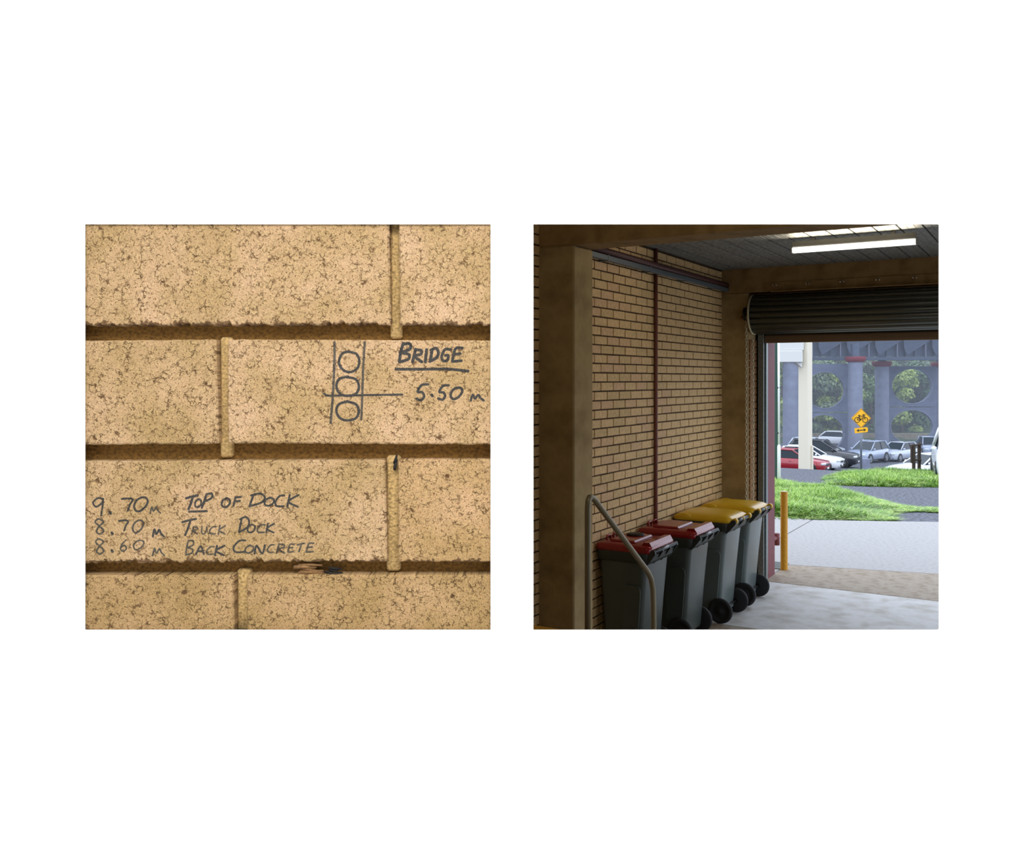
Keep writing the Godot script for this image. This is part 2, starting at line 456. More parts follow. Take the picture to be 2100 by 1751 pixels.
func ink_line(ink: PackedByteArray, pts: Array, width: float, strength: float) -> void:
	var s := TEXELS / FIELD.size.x
	var path := smooth_line(pts)
	var r := width * 0.5 * s
	for i in path.size() - 1:
		var a: Vector2 = (path[i] - FIELD.position) * s
		var b: Vector2 = (path[i + 1] - FIELD.position) * s
		for y in range(maxi(0, int(minf(a.y, b.y) - r - 1)), mini(TEXELS, int(maxf(a.y, b.y) + r + 2))):
			for x in range(maxi(0, int(minf(a.x, b.x) - r - 1)), mini(TEXELS, int(maxf(a.x, b.x) + r + 2))):
				var q := Vector2(x + 0.5, y + 0.5)
				var d := q.distance_to(Geometry2D.get_closest_point_to_segment(q, a, b))
				var w := int(255.0 * strength * clampf(r - d + 0.5, 0.0, 1.0))
				if w > ink[y * TEXELS + x]:
					ink[y * TEXELS + x] = w

func noise_bytes(kind: int, freq: float, seed_: int, warp := 0.0) -> PackedByteArray:
	var f := FastNoiseLite.new()
	f.noise_type = kind
	f.frequency = freq
	f.seed = seed_
	if kind == FastNoiseLite.TYPE_CELLULAR:
		f.cellular_return_type = FastNoiseLite.RETURN_DISTANCE2_SUB
		f.cellular_jitter = 1.0
		f.fractal_type = FastNoiseLite.FRACTAL_NONE
	if warp > 0.0:
		f.domain_warp_enabled = true
		f.domain_warp_amplitude = warp
		f.domain_warp_frequency = freq * 1.3
	var img := f.get_image(TEXELS, TEXELS)
	img.convert(Image.FORMAT_L8)
	return img.get_data()

func make_brick_face() -> void:
	var cells := noise_bytes(FastNoiseLite.TYPE_CELLULAR, 0.05, 4, 26.0)
	var fine := noise_bytes(FastNoiseLite.TYPE_CELLULAR, 0.105, 9, 12.0)
	var gaps := noise_bytes(FastNoiseLite.TYPE_SIMPLEX_SMOOTH, 0.022, 12)
	var large := noise_bytes(FastNoiseLite.TYPE_SIMPLEX_SMOOTH, 0.004, 31)
	var grain := noise_bytes(FastNoiseLite.TYPE_SIMPLEX, 0.28, 17)
	var lumps := noise_bytes(FastNoiseLite.TYPE_SIMPLEX, 0.06, 23)
	var ink := PackedByteArray()
	ink.resize(TEXELS * TEXELS)
	for w in WRITING:
		for stroke in STROKES[w[0]]:
			var pts := []
			for p in stroke:
				pts.append([lerpf(w[1], w[3], p[0]), lerpf(w[2], w[4], p[1])])
			ink_line(ink, pts, w[5], w[6])
	for l in LINES:
		ink_line(ink, l[0], l[1], l[2])
	var color := PackedByteArray()
	color.resize(TEXELS * TEXELS * 3)
	var height := PackedByteArray()
	height.resize(TEXELS * TEXELS)
	for y in TEXELS:
		var v: float = FIELD.position.y + y * FIELD.size.y / TEXELS
		var edge := 99.0
		for bottom in [667.0, 1153.0]:
			if v <= bottom and bottom - v < edge:
				edge = bottom - v
		for x in TEXELS:
			var i := y * TEXELS + x
			var g := grain[i] / 255.0
			var l := lumps[i] / 255.0
			var gap := gaps[i] / 255.0
			var big := large[i] / 255.0
			var crack := clampf((0.05 + 0.2 * (gap - 0.46) - cells[i] / 255.0) * 13.0, 0.0, 1.0)
			crack = maxf(crack, 0.9 * clampf((0.035 + 0.3 * (l - 0.56) - fine[i] / 255.0) * 9.0, 0.0, 1.0))
			crack = maxf(crack, 0.85 * clampf((l - 0.68) * 9.0, 0.0, 1.0) * clampf((g - 0.4) * 5.0, 0.0, 1.0))
			crack = maxf(crack, 0.7 * clampf((g - 0.72) * 7.0, 0.0, 1.0))
			var tone := BRICK_TONE * (0.86 + 0.42 * (g - 0.5) + 0.22 * (l - 0.5) + 0.14 * (big - 0.5))
			var r := 236.0 * tone
			var gr := (199.0 + 6.0 * (gap - 0.5)) * tone
			var b := (147.0 + 24.0 * (big - 0.5)) * tone
			crack *= 0.9
			r = lerpf(r, 78.0, crack); gr = lerpf(gr, 50.0, crack); b = lerpf(b, 24.0, crack)
			if edge < 16.0:
				var chipped := clampf((gap * 0.8 + l * 0.5 - 0.40 - edge / 24.0) * 7.0, 0.0, 1.0) * (0.4 + 0.6 * g)
				r = lerpf(r, 74.0, chipped); gr = lerpf(gr, 48.0, chipped); b = lerpf(b, 24.0, chipped)
				crack = maxf(crack, chipped)
			if ink[i] > 0:
				var k := ink[i] / 255.0
				k = clampf(k * 1.35 - 0.35 * crack - (1.2 - k) * 0.9 * (1.0 - l) * (0.5 + g), 0.0, 0.95)
				k *= 0.5 + 0.5 * clampf((g - 0.26) * 6.0, 0.0, 1.0)
				r = lerpf(r, 36.0, k); gr = lerpf(gr, 39.0, k); b = lerpf(b, 44.0, k)
			color[i * 3] = clampi(int(r), 0, 255)
			color[i * 3 + 1] = clampi(int(gr), 0, 255)
			color[i * 3 + 2] = clampi(int(b), 0, 255)
			height[i] = clampi(int(255.0 * (0.55 + 0.2 * (l - 0.5) + 0.12 * (g - 0.5) - 0.45 * crack)), 0, 255)
	var face := ImageTexture.create_from_image(Image.create_from_data(TEXELS, TEXELS, false, Image.FORMAT_RGB8, color))
	var relief := ImageTexture.create_from_image(Image.create_from_data(TEXELS, TEXELS, false, Image.FORMAT_L8, height))
	for i in 4:
		var m := StandardMaterial3D.new()
		m.resource_name = "brick_face_%d" % i
		m.albedo_color = [Color8(255, 255, 255), Color8(250, 250, 246), Color8(252, 248, 240), Color8(236, 232, 216)][i]
		m.albedo_texture = face
		m.roughness = 0.9
		m.heightmap_enabled = true
		m.heightmap_texture = relief
		m.heightmap_scale = 0.3
		M[m.resource_name] = m

# one brick: an outline in picture pixels (corners in order top left, top right, bottom right, bottom left), its lower edge broken by chips
func bare_brick(corners: Array, chip: float, parent: Node3D, m: Material, salt: int) -> void:
	var wear := FastNoiseLite.new()
	wear.seed = salt
	wear.frequency = 0.05
	wear.fractal_octaves = 3
	var depth := NEAR_WALL + 0.003
	var outer := []
	var inner := []
	for e in 4:
		var a: Vector2 = corners[e]
		var b: Vector2 = corners[(e + 1) % 4]
		var steps := maxi(4, int(a.distance_to(b) / 6.0))
		var along := (b - a).normalized()
		var inward := Vector2(-along.y, along.x)
		for k in steps:
			var p := a.lerp(b, float(k) / steps)
			var bite := 1.0 * wear.get_noise_2d(p.x, p.y + e * 91.0)
			if e == 2 and k > 1 and k < steps - 1:
				bite += chip * clampf(wear.get_noise_2d(p.x * 1.7, 40.0) * 2.4 - 0.25, 0.0, 1.4) * 5.0
			var slope := 3.0 + wear.get_noise_2d(p.x * 3.0, p.y * 3.0 + 7.0) * 1.4
			if k == 0:
				outer.append(p + (inward + along) * 0.8)
				inner.append(p + (inward + along) * 3.4)
			else:
				outer.append(p + inward * bite)
				inner.append(p + inward * (bite + slope))
	var n := outer.size()
	var poly := PackedVector2Array(inner)
	var idx := Geometry2D.triangulate_polygon(poly)
	var st := mb(true)
	var spots := [[], [], []]
	for i in n:
		var f := on_wall(inner[i].x, inner[i].y, depth)
		var o := on_wall(outer[i].x, outer[i].y, depth)
		spots[0].append(Vector3(f.x, f.y, -depth))
		spots[1].append(Vector3(o.x, o.y, -depth - 0.0022))
		spots[2].append(Vector3(o.x, o.y, -depth - 0.045))
	var uvs := [inner, outer, outer]
	st.set_smooth_group(1)
	for i in range(0, idx.size(), 3):
		var order := [0, 1, 2]
		var pa: Vector3 = spots[0][idx[i]]
		if (spots[0][idx[i + 1]] - pa).cross(spots[0][idx[i + 2]] - pa).z > 0.0:
			order = [0, 2, 1]
		for k in order:
			st.set_uv((inner[idx[i + k]] - FIELD.position) / FIELD.size)
			st.add_vertex(spots[0][idx[i + k]])
	for lay in 2:
		st.set_smooth_group(2 + lay)
		for i in n:
			var j := (i + 1) % n
			for q in [[lay, i], [lay, j], [lay + 1, j], [lay, i], [lay + 1, j], [lay + 1, i]]:
				st.set_uv((uvs[q[0]][q[1]] - FIELD.position) / FIELD.size)
				st.add_vertex(spots[q[0]][q[1]])
	part("brick", st, m, parent)

func build_room() -> void:
	var w := NEAR_WALL
	var xs := [-1.5, on_wall(175, 0).x, on_wall(1006, 0).x, on_wall(1094, 0).x, on_wall(1925, 0).x, 1.35]
	var ys := [-1.73, on_wall(0, 1291).y, on_wall(0, 460).y, 0.85]
	# the skim coat: a thin white skin with two square openings, their edges cut back behind the front face
	var st := mb()
	var t := 0.003
	var back := 0.003
	for i in 5:
		for j in 3:
			if j == 1 and (i == 1 or i == 3):
				continue
			var a := Vector2(xs[i], ys[j])
			var b := Vector2(xs[i + 1], ys[j + 1])
			quad_out(st, Vector3(a.x, a.y, -w), Vector3(b.x, a.y, -w), Vector3(b.x, b.y, -w), Vector3(a.x, b.y, -w), Vector3(0, 0, -w - 1.0))
			var c := a + Vector2(back if i in [2, 4] and j == 1 else 0.0, back if j == 2 and i in [1, 3] else 0.0)
			var d := b - Vector2(back if i in [0, 2] and j == 1 else 0.0, back if j == 0 and i in [1, 3] else 0.0)
			quad_out(st, Vector3(c.x, c.y, -w - t), Vector3(d.x, c.y, -w - t), Vector3(d.x, d.y, -w - t), Vector3(c.x, d.y, -w - t), Vector3(0, 0, -w + 1.0))
	for i in [1, 3]:
		var f := [Vector2(xs[i], ys[1]), Vector2(xs[i + 1], ys[1]), Vector2(xs[i + 1], ys[2]), Vector2(xs[i], ys[2])]
		var g := [f[0] + Vector2(-back, -back), f[1] + Vector2(back, -back), f[2] + Vector2(back, back), f[3] + Vector2(-back, back)]
		for k in 4:
			var l := (k + 1) % 4
			quad_out(st, Vector3(f[k].x, f[k].y, -w), Vector3(f[l].x, f[l].y, -w), Vector3(g[l].x, g[l].y, -w - t), Vector3(g[k].x, g[k].y, -w - t), Vector3((f[k].x + f[l].x) * 0.5 + (f[k].x + f[l].x - f[(k + 2) % 4].x - f[(k + 3) % 4].x), (f[k].y + f[l].y) * 0.5 + (f[k].y + f[l].y - f[(k + 2) % 4].y - f[(k + 3) % 4].y), -w - t))
	in_room(setting("wall_front", st, M.white_paint))
	# the wall body behind the skin, thick, with a splayed opening on the bay side
	st = mb()
	var z0 := -w - 0.0035
	var z1 := -w - 0.09
	slab(st, Vector3(-1.5, -1.73, z0), Vector3(-0.63, 0.85, z1), 0.0)
	slab(st, Vector3(-0.63, ys[2] + 0.05, z0), Vector3(0.0, 0.85, z1), 0.0)
	slab(st, Vector3(-0.63, -1.73, z0), Vector3(0.0, ys[1] - 0.05, z1), 0.0)
	slab(st, Vector3(0.0, -1.73, z0), Vector3(xs[3] - 0.01, 0.85, z1), 0.0)
	slab(st, Vector3(xs[4] + 0.075, -1.73, z0), Vector3(1.35, 0.85, z1), 0.0)
	slab(st, Vector3(xs[3] - 0.01, ys[2] + 0.04, z0), Vector3(xs[4] + 0.075, 0.85, z1), 0.0)
	slab(st, Vector3(xs[3] - 0.01, -1.73, z0), Vector3(xs[4] + 0.075, ys[1] - 0.04, z1), 0.0)
	in_room(setting("wall_core", st, M.screed))
	st = mb()
	slab(st, Vector3(-1.6, -1.73, -w - 0.09), Vector3(-1.5, 0.85, 1.6), 0.0)
	in_room(setting("wall_west", st, M.white_paint))
	st = mb()
	slab(st, Vector3(1.35, -1.73, -w - 0.09), Vector3(1.43, 0.85, 1.6), 0.0)
	in_room(setting("wall_east", st, M.white_paint))
	st = mb()
	slab(st, Vector3(-1.5, -1.73, 1.5), Vector3(1.35, 0.85, 1.6), 0.0)
	in_room(setting("wall_south", st, M.white_paint))
	st = mb()
	slab(st, Vector3(-1.6, 0.85, -w - 0.09), Vector3(1.43, 0.93, 1.6), 0.0)
	in_room(setting("ceiling_room", st, M.white_paint))
	st = mb()
	slab(st, Vector3(-1.6, -1.75, -w - 0.09), Vector3(1.43, -1.73, 1.6), 0.0)
	in_room(setting("floor_room", st, M.white_paint))
	# the bare brickwork
	make_brick_face()
	var wall := setting_node("wall_brickwork")
	in_room(wall)
	var V := func(a: float, b: float) -> Vector2: return Vector2(a, b)
	bare_brick([V.call(96, 452), V.call(797, 452), V.call(801, 667), V.call(96, 668)], 1.5, wall, M.brick_face_0, 1)
	bare_brick([V.call(818, 452), V.call(1045, 452), V.call(1045, 667), V.call(820, 667)], 1.3, wall, M.brick_face_0, 2)
	bare_brick([V.call(96, 699), V.call(443, 696), V.call(448, 910), V.call(96, 913)], 0.35, wall, M.brick_face_1, 3)
	bare_brick([V.call(466, 696), V.call(1045, 698), V.call(1045, 912), V.call(467, 909)], 0.45, wall, M.brick_face_0, 4)
	bare_brick([V.call(96, 946), V.call(789, 943), V.call(794, 1152), V.call(96, 1156)], 1.2, wall, M.brick_face_1, 5)
	bare_brick([V.call(816, 942), V.call(1045, 942), V.call(1045, 1153), V.call(817, 1152)], 0.5, wall, M.brick_face_2, 6)
	bare_brick([V.call(96, 1180), V.call(479, 1179), V.call(480, 1300), V.call(96, 1300)], 0.0, wall, M.brick_face_3, 7)
	bare_brick([V.call(506, 1179), V.call(1045, 1179), V.call(1045, 1300), V.call(506, 1300)], 0.0, wall, M.brick_face_3, 8)
	st = mb()
	var lo := on_wall(96, 1301)
	var hi := on_wall(1045, 451)
	slab(st, Vector3(lo.x, lo.y, -w - 0.027), Vector3(hi.x, hi.y, -w - 0.07), 0.0)
	part("mortar", st, M.mortar, wall)
	for p in [[797, 452, 821, 694], [443, 690, 468, 941], [789, 936, 818, 1177], [478, 1172, 507, 1300]]:
		st = mb(true)
		var a := on_wall(p[0], p[3])
		var b := on_wall(p[2], p[1])
		slab(st, Vector3(a.x, a.y, -w - 0.016), Vector3(b.x, b.y, -w - 0.05), 0.003)
		part("mortar_joint", st, M.perpend, wall)
	# what has lodged in the joints
	var bit := func(called: String, label: String, u0: float, v0: float, u1: float, v1: float, r: float, m: Material, salt: int) -> void:
		var a: Vector2 = on_wall(u0, v0)
		var b: Vector2 = on_wall(u1, v1)
		rng.seed = salt
		var s := mb(true)
		for k in 5:
			var f0 := rng.randf_range(0.0, 0.35)
			var f1 := rng.randf_range(0.6, 1.0)
			var off := Vector3(0, (k - 2) * r * 0.55, rng.randf_range(-0.002, 0.002))
			var p0 := a.lerp(b, f0)
			var p1 := a.lerp(b, f1)
			tube(s, [Vector3(p0.x, p0.y, -w - 0.013) + off, Vector3((p0.x + p1.x) / 2, (p0.y + p1.y) / 2 + rng.randf_range(-r, r) * 0.4, -w - 0.010) + off, Vector3(p1.x, p1.y, -w - 0.013) + off], r * rng.randf_range(0.35, 0.6), 6, r * 0.3)
		var o := part(called, s, m)
		in_room(o)
		tag(o, label, called.replace("_", " "))
	bit.call("wood_splinter", "pale splintered wood chip lodged in the lowest mortar joint", 593, 1171, 664, 1171, 0.0052, M.bark, 5)
	bit.call("debris", "dark shrivelled scrap lying beside the wood chip in the joint", 656, 1173, 703, 1175, 0.0036, M.black_debris, 6)
	bit.call("insect", "small black insect in the upright joint beside the written brick", 806, 962, 813, 935, 0.004, M.black_debris, 7)
	# an added lamp, out of view overhead, that brightens the white wall and bricks
	var lamp := thing("added_ceiling_light", "added white light panel, out of view on the ceiling of the white room", "light")
	in_room(lamp)
	st = mb()
	slab(st, Vector3(-0.75, 0.825, -0.55), Vector3(0.75, 0.85, 0.35), 0.004)
	part("frame", st, M.housing, lamp)
	st = mb()
	slab(st, Vector3(-0.72, 0.818, -0.52), Vector3(0.72, 0.8255, 0.32), 0.001)
	part("diffuser", st, M.added_light_panel, lamp)
	var area := AreaLight3D.new()
	area.name = "added_panel_light"
	area.area_size = Vector2(1.44, 0.84)
	area.light_color = Color8(255, 253, 250)
	area.light_energy = ADDED_ROOM_LIGHT
	area.area_range = 12.0
	area.shadow_enabled = true
	lamp.add_child(area)
	area.position = Vector3(0, 0.815, -0.1)
	area.rotation_degrees = Vector3(-90, 0, 0)

# ------------------------------------------------------------------ the loading bay
func build_bay() -> void:
	# floors
	var fl := setting_node("floor")
	var st := mb()
	slab(st, Vector3(-3.655, -0.25, -11.655), Vector3(2.3, 0.0, -9.385), 0.004)
	part("concrete_slab", st, M.floor_concrete, fl)
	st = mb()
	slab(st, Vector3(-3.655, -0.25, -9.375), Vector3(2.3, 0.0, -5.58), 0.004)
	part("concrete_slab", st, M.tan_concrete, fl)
	st = mb()
	slab(st, Vector3(-3.655, -0.3, -11.68), Vector3(2.3, -0.012, -5.58), 0.0)
	part("slab_bed", st, M.joint, fl)
	st = mb()
	slab(st, Vector3(-3.655, 0.0, -5.58), Vector3(2.3, 0.85, 2.6), 0.006)
	setting("floor_dock", st, M.tan_concrete)
	st = mb()
	slab(st, Vector3(-3.655, 0.84, -5.588), Vector3(2.3, 0.854, -5.46), 0.002)
	setting("trim_1", st, M.yellow_paint)
	st = mb()
	for k in 4:
		slab(st, Vector3(-2.68, 0.0, -5.58 - 0.27 * (k + 1)), Vector3(-1.6, 0.68 - 0.17 * k, -5.58 - 0.27 * k), 0.005)
	setting("floor_steps", st, M.tan_concrete)
	# the brick wall
	var wl := setting_node("wall_left")
	st = mb()
	slab(st, Vector3(-4.0, 0.0, -11.62), Vector3(-3.657, 4.3, 2.7), 0.0)
	part("mortar", st, M.bay_mortar, wl)
	var brick := mb()
	box(brick, Vector3.ZERO, Vector3(0.02, 0.0735, 0.2565), 0.003)
	brick.generate_normals()
	var brick_mesh := brick.commit()
	var rest := mb()
	var singles := 0
	rng.seed = 77
	var pitch := 0.2728
	for z_index in range(-34, 20):
		for row in range(0, 46):
			var z := -6.928 - pitch * z_index - (0.0 if row % 2 == 1 else pitch / 2.0)
			var y := -0.002 + 0.086 * row + 0.036
			if z < -11.2 or y > 4.0:
				continue
			var shift := Vector3(-3.657 + rng.randf_range(-0.0012, 0.0012), y + rng.randf_range(-0.001, 0.001), z + rng.randf_range(-0.001, 0.001))
			if z < -6.84 and y > 0.95 and singles < 299:
				singles += 1
				var b := put("brick", brick_mesh, M["bay_brick_%d" % rng.randi_range(0, 3)], wl)
				b.position = shift
			elif y > (0.0 if z < -5.7 else 0.86) and z < 2.5:
				box(rest, shift, Vector3(0.02, 0.0735, 0.2565), 0.003)
	var r := part("brick_courses", rest, M.bay_brick_0, wl)
	r.set_meta("kind", "stuff")
	# pillars and beams
	st = mb()
	slab(st, Vector3(-3.66, 0.0, -6.79), Vector3(-3.327, 3.671, -6.445), 0.012)
	setting("pillar", st, M.column_concrete)
	st = mb()
	slab(st, Vector3(-3.66, 0.0, -11.6), Vector3(-3.312, 3.667, -11.10), 0.01)
	setting("pillar", st, M.column_concrete)
	st = mb()
	slab(st, Vector3(-3.66, 3.672, -6.79), Vector3(2.3, 4.2, -6.445), 0.014)
	setting("beam", st, M.beam_concrete)
	st = mb()
	slab(st, Vector3(-3.66, 3.668, -11.62), Vector3(2.3, 4.2, -11.10), 0.01)
	setting("beam", st, M.beam_concrete)
	# brick facing in the door return
	var rt := setting_node("wall_return")
	var rb := mb()
	box(rb, Vector3.ZERO, Vector3(0.02, 0.075, 0.23), 0.003)
	rb.generate_normals()
	var rb_mesh := rb.commit()
	for row in 36:
		for k in 2:
			var o := put("brick", rb_mesh, M.return_brick, rt)
			o.position = Vector3(-3.305, 0.034 + 0.086 * row, -11.245 - 0.24 * k + (0.0 if row % 2 else 0.002))
	# the outer wall with the door opening
	st = mb()
	slab(st, Vector3(-14.0, 0.0, -12.14), Vector3(-3.30, 4.6, -11.62), 0.0)
	slab(st, Vector3(-3.30, 3.2, -12.14), Vector3(1.3, 4.6, -11.62), 0.0)
	slab(st, Vector3(1.3, 0.0, -12.14), Vector3(2.6, 4.6, -11.62), 0.0)
	setting("wall_far", st, M.beam_concrete)
	st = mb()
	slab(st, Vector3(-3.30, 0.0, -12.15), Vector3(-3.268, 3.2, -11.60), 0.003)
	setting("trim_2", st, M.maroon_paint)
	# the far side of the bay: a wall with a second, wider opening to the yard
	st = mb()
	slab(st, Vector3(2.3, 0.0, SIDE_DOOR.y), Vector3(2.6, 4.6, 2.7), 0.0)
	slab(st, Vector3(2.3, SIDE_DOOR.z, SIDE_DOOR.x), Vector3(2.6, 4.6, SIDE_DOOR.y), 0.0)
	slab(st, Vector3(2.3, 0.0, -12.14), Vector3(2.6, 4.6, SIDE_DOOR.x), 0.0)
	setting("wall_right", st, M.beam_concrete)
	st = mb()
	slab(st, Vector3(-4.0, 0.0, 2.6), Vector3(2.6, 4.6, 2.8), 0.0)
	setting("wall_rear", st, M.beam_concrete)
	# steel decking over the bay: one folded pan after the other
	var ce := setting_node("ceiling")
	var outline := PackedVector2Array([Vector2(-0.0915, 0.03), Vector2(-0.0915, 0.0), Vector2(-0.036, 0.0), Vector2(-0.033, 0.004), Vector2(-0.030, 0.0), Vector2(0.030, 0.0), Vector2(0.033, 0.004), Vector2(0.036, 0.0), Vector2(0.0915, 0.0), Vector2(0.0915, 0.03)])
	st = mb()
	plate(st, outline, -11.09, -6.80)
	st.generate_normals()
	var pan := st.commit()
	for k in 30:
		var o := put("deck_pan", pan, M.decking, ce)
		o.position = Vector3(-3.552 + 0.2 * k, 3.962, 0)
	st = mb()
	slab(st, Vector3(-4.0, 3.98, -12.14), Vector3(2.6, 4.35, -6.5), 0.0)
	slab(st, Vector3(-4.0, 3.97, -6.5), Vector3(2.6, 4.35, 2.8), 0.0)
	part("roof_slab", st, M.joint, ce)
	# pipes and tray on the brick wall
	var t := thing("cable_tray", "grey steel cable tray running high along the brick wall", "cable tray")
	st = mb()
	slab(st, Vector3(-3.606, 3.688, -11.095), Vector3(-3.556, 3.736, -6.795), 0.004)
	part("channel", st, M.tray_grey, t)
	for k in 4:
		st = mb()
		slab(st, Vector3(-3.647, 3.682, -7.6 - k), Vector3(-3.554, 3.740, -7.57 - k), 0.002)
		part("bracket", st, M.tray_grey, t)
	st = mb(true)
	tube(st, [Vector3(-3.578, 3.771, -6.795), Vector3(-3.578, 3.771, -9.0), Vector3(-3.578, 3.771, -11.095)], 0.031, 12)
	tag(part("water_pipe", st, M.pipe_dark), "dark maroon pipe lying just above the grey cable tray", "pipe")
	t = thing("standpipe", "maroon upright pipe fixed to the middle of the brick wall", "pipe")
	st = mb(true)
	tube(st, [Vector3(-3.627, 0.0, -8.89), Vector3(-3.627, 2.0, -8.89), Vector3(-3.627, 3.96, -8.89)], 0.0195, 12)
	part("pipe", st, M.pipe_maroon, t)
	for y in [0.6, 1.9, 3.2]:
		st = mb(true)
		lathe(st, Vector3(-3.627, y - 0.012, -8.89), Vector3.UP, [Vector2(0, 0.019), Vector2(0, 0.022), Vector2(0.024, 0.022), Vector2(0.024, 0.019)], 14)
		part("clamp", st, M.pipe_maroon, t)
	build_tube_lamp("long white batten light under the ribbed steel ceiling near the door", -2.24, -1.125, -8.95, 1.0, TUBE_LIGHT)
	build_tube_lamp("added fill batten light, out of view over the dock in front of the concrete beam", -2.3, -1.1, -4.1, -1.0, DOCK_FILL)  # unseen lamp, put in as fill for the near faces of pillar and beam
	build_roller_door()
	build_bins()
	# handrail of the dock steps
	t = thing("handrail", "bent steel handrail standing in front of the concrete pillar", "handrail")
	var path := [Vector3(-2.735, 0.85, -5.50), Vector3(-2.735, 1.3, -5.50), Vector3(-2.735, 1.72, -5.50), Vector3(-2.735, 1.775, -5.508), Vector3(-2.735, 1.797, -5.528), Vector3(-2.735, 1.797, -5.556), Vector3(-2.735, 1.777, -5.60)]
	path.append_array([Vector3(-2.735, 1.45, -6.06), Vector3(-2.735, 1.147, -6.488), Vector3(-2.735, 1.10, -6.55), Vector3(-2.735, 1.04, -6.606), Vector3(-2.735, 0.96, -6.64), Vector3(-2.735, 0.85, -6.653), Vector3(-2.735, 0.4, -6.67), Vector3(-2.735, 0.0, -6.67)])
	st = mb(true)
	tube(st, path, 0.021, 14)
	part("rail", st, M.handrail, t)
	for p in [Vector3(-2.735, 0.85, -5.50), Vector3(-2.735, 0.0, -6.67)]:
		st = mb(true)
		lathe(st, p, Vector3.UP, [Vector2(0, 0.0), Vector2(0, 0.05), Vector2(0.008, 0.05), Vector2(0.008, 0.022)], 18)
		part("base_flange", st, M.handrail, t)
	# bollard and drain by the door
	t = thing("bollard", "yellow steel bollard standing outside the maroon door frame", "bollard", Vector3(-3.236, 0.0, -12.50))
	st = mb(true)
	lathe(st, Vector3.ZERO, Vector3.UP, [Vector2(0, 0.048), Vector2(1.055, 0.048), Vector2(1.066, 0.045)], 24)
	part("post", st, M.yellow_paint, t)
	st = mb(true)
	lathe(st, Vector3(0, 1.066, 0), Vector3.UP, [Vector2(0, 0.045), Vector2(0.004, 0.038), Vector2(0.005, 0.0)], 24)
	part("cap", st, M.cream_rim, t)
	t = thing("drain_grate", "small steel drain grate beside the yellow bollard", "grate", Vector3(-3.42, 0.0, -12.72))
	st = mb()
	for s in [-1, 1]:
		box(st, Vector3(s * 0.13, 0.006, 0), Vector3(0.016, 0.012, 0.44), 0.002)
		box(st, Vector3(0, 0.006, s * 0.22), Vector3(0.276, 0.012, 0.016), 0.002)
	part("frame", st, M.galvanised, t)
	for k in 9:
		st = mb()
		box(st, Vector3(0, 0.005, -0.18 + 0.045 * k), Vector3(0.25, 0.01, 0.014), 0.002)
		part("bar", st, M.galvanised, t)
	t = thing("pipe_stub", "short maroon pipe coupling low on the wall outside the door frame", "pipe", Vector3(-3.385, 0.0, -12.65))
	st = mb(true)
	tube(st, [Vector3(0, 0.30, 0.0), Vector3(0.0, 0.46, 0.0)], 0.05, 14)
	part("coupling", st, M.maroon_paint, t)
	st = mb(true)
	tube(st, [Vector3(0, 0.40, 0.50), Vector3(0.0, 0.40, 0.0)], 0.03, 12)
	part("pipe", st, M.maroon_paint, t)

# a batten light along x; its light leaves through the front face (towards side * z) and the under face
func build_tube_lamp(label: String, x0: float, x1: float, z: float, side: float, energy: float) -> void:
	var t := thing("batten_light", label, "light", Vector3((x0 + x1) / 2.0, 0, z), 0.0, "batten lights under the ceiling")
	var h := (x1 - x0) / 2.0
	var st := mb()
	slab(st, Vector3(-h, 3.874, -0.032), Vector3(h, 3.930, 0.032), 0.006)
	part("housing", st, M.housing, t)
	for x in [-h + 0.2, h - 0.2]:
		st = mb()
		slab(st, Vector3(x - 0.02, 3.925, -0.02), Vector3(x + 0.02, 3.961, 0.02), 0.002)
		part("hanger", st, M.housing, t)
	st = mb()
	slab(st, Vector3(-h, 3.822, -0.028), Vector3(h, 3.873, 0.028), 0.012)
	part("diffuser", st, M.diffuser, t)
	for x in [-h, h]:
		st = mb()
		box(st, Vector3(x, 3.848, 0), Vector3(0.012, 0.056, 0.06), 0.003)
		part("end_cap", st, M.housing, t)
	for k in 2:
		var o := AreaLight3D.new()
		o.name = "tube_light"
		o.area_size = Vector2(h * 2.0 - 0.02, 0.045)
		o.light_color = Color8(255, 240, 216)
		o.light_energy = energy if k == 0 else energy * 0.4
		o.area_range = 30.0
		o.shadow_enabled = true
		t.add_child(o, true)
		o.position = Vector3(0, 3.847, side * 0.031) if k == 0 else Vector3(0, 3.819, 0)
		o.rotation_degrees = Vector3(0, 180 if side > 0.0 else 0, 0) if k == 0 else Vector3(-90, 0, 0)

